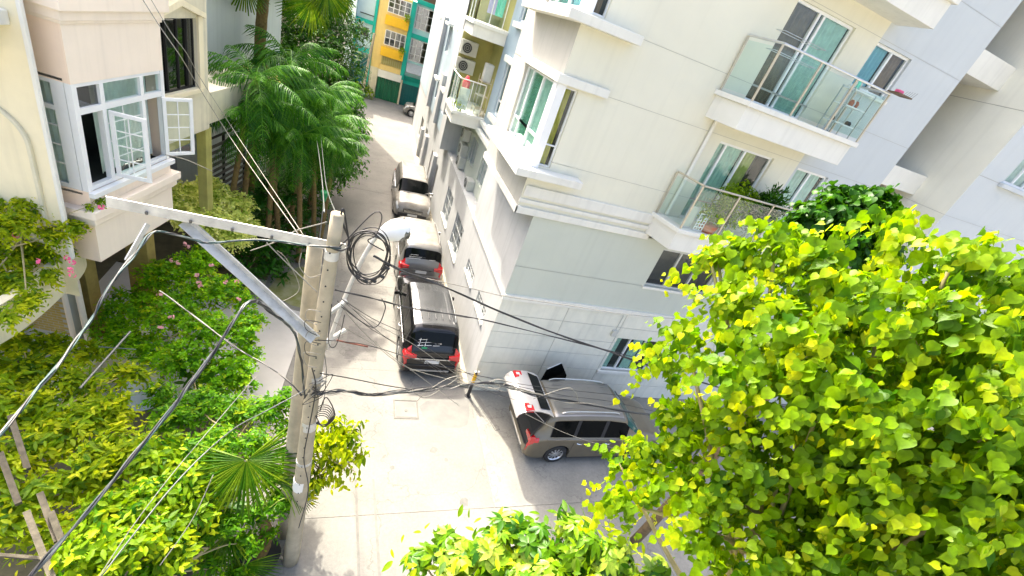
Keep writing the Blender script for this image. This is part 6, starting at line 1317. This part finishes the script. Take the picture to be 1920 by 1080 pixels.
def palm(x, y, h, label, nf=16, seed=0, lean=(0, 0), scale=1.0, r=.085):
    t = thing('feather_palm', label, 'palm', (x, y, .05), 0, 'feather palms beside the alley'); rr = random.Random(seed); top = Vector((x + lean[0], y + lean[1], h))
    P = spline([(x, y, .05), (x + lean[0] * .3, y + lean[1] * .3, h * .4), (x + lean[0] * .7, y + lean[1] * .7, h * .75), top], 8); mb = MB(); mb.tube(P, [r * (1.15 - .35 * i / len(P)) + .006 * (i % 2) for i in range(len(P))], 10); mb.build('trunk', 'palm_bark', t, smooth=True)
    mb = MB(); mb.tube([top, top + Vector((0, 0, .55)), top + Vector((0, 0, .8))], [r * .95, r * .8, r * .3], 10); mb.build('crownshaft', 'palm_green_stem', t, smooth=True)
    base = Vector((x, y, .05))
    for i in range(nf):
        k = i % 3; a = i * 2.399 + rr.uniform(-.3, .3); el = (.55 - 1.0 * (i / nf)) + rr.uniform(-.15, .15); o = bpy.data.objects.new('frond', FR_M[k if i > nf // 3 else 2]); COL.objects.link(o); o.color = (.1 + .2 * rr.random(), 0, 0, 1); o.parent = t
        s_ = scale * rr.uniform(.85, 1.1); o.matrix_local = Matrix.Translation(top + Vector((0, 0, .7)) - base) @ Matrix.Rotation(a, 4, 'Z') @ Matrix.Rotation(-el, 4, 'Y') @ Matrix.Rotation(rr.uniform(-.3, .3), 4, 'X') @ Matrix.Scale(s_, 4)
    return t
def palm_at(px, py, Y, label, **k):
    p = aty(px, py, Y); q = random.Random(int(px * 7 + py)); l = k.pop('lean', (0, 0)); l = (l[0] + q.uniform(-.35, .45), l[1] + q.uniform(-.5, .5))
    palm(p.x - l[0], p.y - l[1], p.z - .7, label, lean=l, **k)
palm_at(480, 150, 15.5, 'leftmost feather palm whose fronds reach the stained beam', seed=1, nf=19, scale=.95, lean=(.2, 0))
palm_at(545, 120, 17.5, 'upper middle feather palm below the ringed trunk palm', seed=2, nf=20)
palm_at(575, 190, 17.0, 'central feather palm with the widest dark crown', seed=3, nf=21, lean=(.15, .1))
palm_at(618, 225, 18.5, 'rightmost feather palm overhanging the grey shade of the alley', seed=4, nf=20, lean=(.3, 0), scale=.9)
palm_at(510, 250, 15.8, 'lower left feather palm with pale green stem', seed=5, nf=19, scale=.9)
palm_at(592, 280, 16.5, 'lowest feather palm just above the pole top', seed=6, nf=18, scale=.8)
palm_at(612, 170, 21, 'feather palm farthest back against the broad dark tree', seed=7, nf=18, scale=.9)
palm_at(455, 215, 15.0, 'feather palm crown hanging in front of the black slatted gate', seed=8, nf=17, scale=.8, lean=(.1, 0))
palm_at(565, 255, 15.6, 'feather palm crown hanging over the shaded trunks in the middle of the clump', seed=9, nf=18, scale=.85)
palm_at(630, 265, 17.0, 'low feather palm on the alley side of the clump', seed=10, nf=17, scale=.75)
palm_at(520, 190, 16.0, 'feather palm in the heart of the clump', seed=11, nf=19, scale=.95)
# --- fan palms
def fan_mesh(r=.85, n=40, sweep=4.3, fold=.05, seed=0, droop=.25):
    rr = random.Random(seed); V = []; F = []; tint = []
    for i in range(n):
        a = -sweep / 2 + sweep * (i + .5) / n; da = sweep / n * .5; l = r * rr.uniform(.88, 1.04) * (1 - .15 * abs(a) / (sweep / 2)); b_ = len(V); tv = rr.uniform(0, .9)
        for k, (f, wf) in enumerate(((.04, 1), (.45, 1), (.75, .62), (1, .04))):
            for s_ in (-1, 0, 1):
                ang = a + s_ * da * wf * .98; z = (fold * f if s_ == 0 else 0) - droop * r * f ** 2.2 * (.6 + .8 * abs(math.sin(a))); V.append((l * f * math.cos(ang), l * f * math.sin(ang), z)); tint.append(tv)
            if k:
                o = b_ + 3 * k; F += [(o - 3, o, o + 1, o - 2), (o - 2, o + 1, o + 2, o - 1)]
    me = bpy.data.meshes.new('fan_leaf'); me.from_pydata(V, [], F); me.update(); at = me.attributes.new('tint', 'FLOAT', 'POINT'); at.data.foreach_set('value', np.array(tint, np.float32)); me.materials.append(MATS['leaf_fan']); return me
FAN = [fan_mesh(seed=i, droop=d) for i, d in enumerate((.12, .5, .75))]
FP = thing('fan_palm', 'fan palm with large pleated leaves and brown stem left of the front pole', 'palm', (-.62, 5.0, 0))
stem = spline([(-.66, 4.92, .25), (-.60, 5.02, .6), (-.60, 5.04, .95), (-.72, 5.05, 1.3)], 5); mb = MB(); mb.tube(stem, [.13, .14, .13, .14, .12, .13, .11, .12, .10, .11, .1, .1, .09, .09, .08, .07][:len(stem)], 12); mb.build('stem', 'palm_bark', FP, smooth=True)
hub = Vector((-.72, 5.05, 1.3)); tgt = [(462, 862, 2.7, 0, .95, -100, 0), (560, 858, 2.2, 0, .6, 20, 1), (430, 1000, 1.3, 1, .75, 200, 0), (520, 905, 2.4, 1, .6, 60, 2), (455, 1060, .9, 2, .7, 250, 2), (560, 930, 1.5, 1, .5, -20, 1), (400, 930, 1.9, 1, .6, 160, 1)]
for i, (x, y, z, k, s_, az, kk) in enumerate(tgt):
    p = atz(x, y, z); mb = MB(); mb.tube(spline([hub, hub.lerp(p, .5) + Vector((0, 0, .2)), p], 6), .012, 6); mb.build('leaf_stalk', 'palm_green_stem', FP, smooth=True)
    o = bpy.data.objects.new('fan_leaf', FAN[kk]); COL.objects.link(o); o.color = (.15, 0, 0, 1); o.parent = FP
    xa = atz(x + 60 * math.cos(math.radians(az)), y - 60 * math.sin(math.radians(az)), z - .18) - p if i else atz(475, 1010, 1.9) - p
    xa.normalize(); zc = (Vector((0, 0, 1)) + Vector((-.2, -.35, 0))); zc = (zc - xa * zc.dot(xa)).normalized(); ya = zc.cross(xa)
    M = Matrix((( xa.x, ya.x, zc.x, 0), (xa.y, ya.y, zc.y, 0), (xa.z, ya.z, zc.z, 0), (0, 0, 0, 1))); o.matrix_local = Matrix.Translation(p - Vector((-.62, 5.0, 0))) @ M @ Matrix.Scale(s_ * (1.15 if i == 0 else 1), 4)
mb = MB(); mb.tube([(-.66, 4.9, .0), (-.66, 4.9, .16), (-.66, 4.9, .30), (-.66, 4.9, .33)], [.26, .34, .36, .33], 24); tag(mb.build('tyre_planter', 'black_rubber', smooth=True), 'black rubber planter holding the fan palm beside the pole foot', 'planter')
TF = aty(489, 60, 19.0)
TP = thing('tall_fan_palm', 'tall fan palm with ringed brown trunk and yellowing leaves at the top edge', 'palm', (TF.x - .3, 19.0, .05))
mb = MB(); P = spline([(TF.x - .3, 19, .05), (TF.x - .1, 19, 4), (TF.x, 19, TF.z), (TF.x + .15, 19, TF.z + 3.0)], 14); mb.tube(P, [.17 + .012 * (i % 2) for i in range(len(P))], 12); mb.build('trunk', 'palm_bark', TP, smooth=True)
rr = random.Random(5); ctr = aty(545, -75, 18.0)
for i in range(13):
    a = 2 * math.pi * i / 13; p = ctr + Vector((1.25 * math.cos(a), .8 * math.sin(a), rr.uniform(-1.0, .2))); mb = MB(); mb.tube([P[-1] if i % 2 else ctr, p], .018, 5); mb.build('leaf_stalk', 'palm_green_stem', TP)
    xa = (p - ctr + Vector((0, 0, -1.4))).normalized(); zc = Vector((.1, -.6, .8)); zc = (zc - xa * zc.dot(xa)).normalized(); ya = zc.cross(xa); o = bpy.data.objects.new('fan_leaf', FAN[i % 3]); COL.objects.link(o); o.color = (.1, 0, 0, 1); o.parent = TP
    M = Matrix(((xa.x, ya.x, zc.x, 0), (xa.y, ya.y, zc.y, 0), (xa.z, ya.z, zc.z, 0), (0, 0, 0, 1))); o.matrix_local = Matrix.Translation(p - Vector((TF.x - .3, 19.0, .05))) @ M @ Matrix.Scale(1.15, 4)
# --- plants on the lower front balcony
pot = MB(); pot.tube([(8.95, 9.0, 7.022), (8.95, 9.0, 7.18), (8.95, 9.0, 7.25)], [.18, .25, .26], 20); tag(pot.build('terracotta_planter', 'terracotta', smooth=True), 'round terracotta planter on the lower balcony', 'planter')
shrub('bushy olive green plant growing from the terracotta planter on the lower balcony', (8.95, 9.0, 7.2), [(Vector(p), (.3, .25, .3)) for p in ((8.9, 9.05, 7.65), (9.2, 9.05, 7.8), (9.45, 9.1, 7.95), (9.15, 9.1, 8.15), (9.6, 9.0, 7.7), (9.35, 9.0, 7.45), (9.7, 9.05, 8.1), (9.4, 9.05, 8.3), (8.8, 8.95, 7.5))], 420, 7, 'small', .08, 'leaf_hedge', 0, 41, cat='plant', name='balcony_plant', spread=.08, r=.012)
shrub('dark ladder leaved pot plant behind the right end of the lower balcony glass', (10.3, 9.1, 7.05), [(Vector(p), (.32, .25, .34)) for p in ((10.1, 9.1, 8.0), (10.5, 9.1, 8.05), (10.3, 9.1, 7.6), (10.7, 9.1, 7.7), (10.9, 9.1, 8.0), (10.4, 9.0, 8.35))], 240, 8, 'lance', .17, 'leaf_dark', 0, 42, cat='plant', name='balcony_plant', spread=.12, r=.012, droop=-.6)
shrub('small yellow green plant inside the alley balcony rail', (3.6, 18.6, 6.5), [(Vector((3.62, 18.5, 6.75)), (.18, .15, .2))], 30, 5, 'small', .10, 'leaf_lemon', 0, 43, cat='plant', name='balcony_plant', spread=.06, r=.008)
# --- garden odds and ends
GB = thing('green_bin', 'green plastic wheelie bin among the shrubs at the bottom edge', 'bin', (-2.0, 5.0, .05)); M0 = Matrix.Translation((-2.0, 5.0, .05)) @ Matrix.Rotation(.35, 4, 'Z')
mb = MB(); mb.add([tuple(M0 @ Vector(v)) for v in ((-.22, -.25, .03), (.22, -.25, .03), (.22, .25, .03), (-.22, .25, .03), (-.28, -.32, .95), (.28, -.32, .95), (.28, .32, .95), (-.28, .32, .95))], [(0, 3, 2, 1), (0, 1, 5, 4), (1, 2, 6, 5), (2, 3, 7, 6), (3, 0, 4, 7), (4, 5, 6, 7)]); mb.build('bin_body', 'green_plastic', GB, bevel=.02)
mb = MB(); mb.box(-.31, .31, -.36, .34, .955, 1.01, M=M0); mb.build('lid', 'green_plastic', GB, bevel=.02)
mb = MB(); mb.tube([tuple(M0 @ Vector((-.31, .37, .93))), tuple(M0 @ Vector((.31, .37, .93)))], .016, 6); mb.build('handle', 'green_plastic', GB)
p = atz(262, 700, .9); mb = MB(); mb.tube([p + Vector((0, 0, -.85)), p + Vector((0, 0, .15)), p + Vector((0, 0, .18)), p + Vector((0, 0, .19))], [.36, .34, .3, .06], 20); tag(mb.build('water_tank', 'grey_white_wall'), 'pale grey white flat topped tank half hidden in the shrubs', 'tank')
p = aty(607, 377, 14.5); GS = thing('green_lantern', 'green lantern on a thin post in the shade behind the pole top', 'lantern', (p.x, 14.5, .0))
mb = MB(); mb.tube([(p.x, 14.5, 0), (p.x, 14.5, p.z)], .02, 6); mb.build('post', 'alu', GS)
mb = MB(); mb.tube([(p.x, 14.5, p.z), (p.x, 14.5, p.z + .28), (p.x, 14.5, p.z + .33)], [.06, .12, .13], 8); mb.build('shade', 'green_plastic', GS)
OF = thing('old_frame', 'weathered wooden frame posts leaning out of the shrubs at the bottom left corner', 'frame', atz(60, 900, 2.5))
for i, (a, q) in enumerate((((20, 780), (52, 880)), ((0, 850), (35, 945)), ((75, 925), (108, 1015)), ((50, 960), (100, 1090)), ((95, 960), (118, 1020)))):
    mb = MB(); mb.bar(atz(*a, 2.9), atz(*q, 2.7), .07, .07); mb.build('post', 'old_wood', OF)
mb = MB(); mb.bar(atz(-10, 1040, 2.4), atz(110, 1050, 2.4), .04, .04); mb.build('rail', 'old_wood', OF)
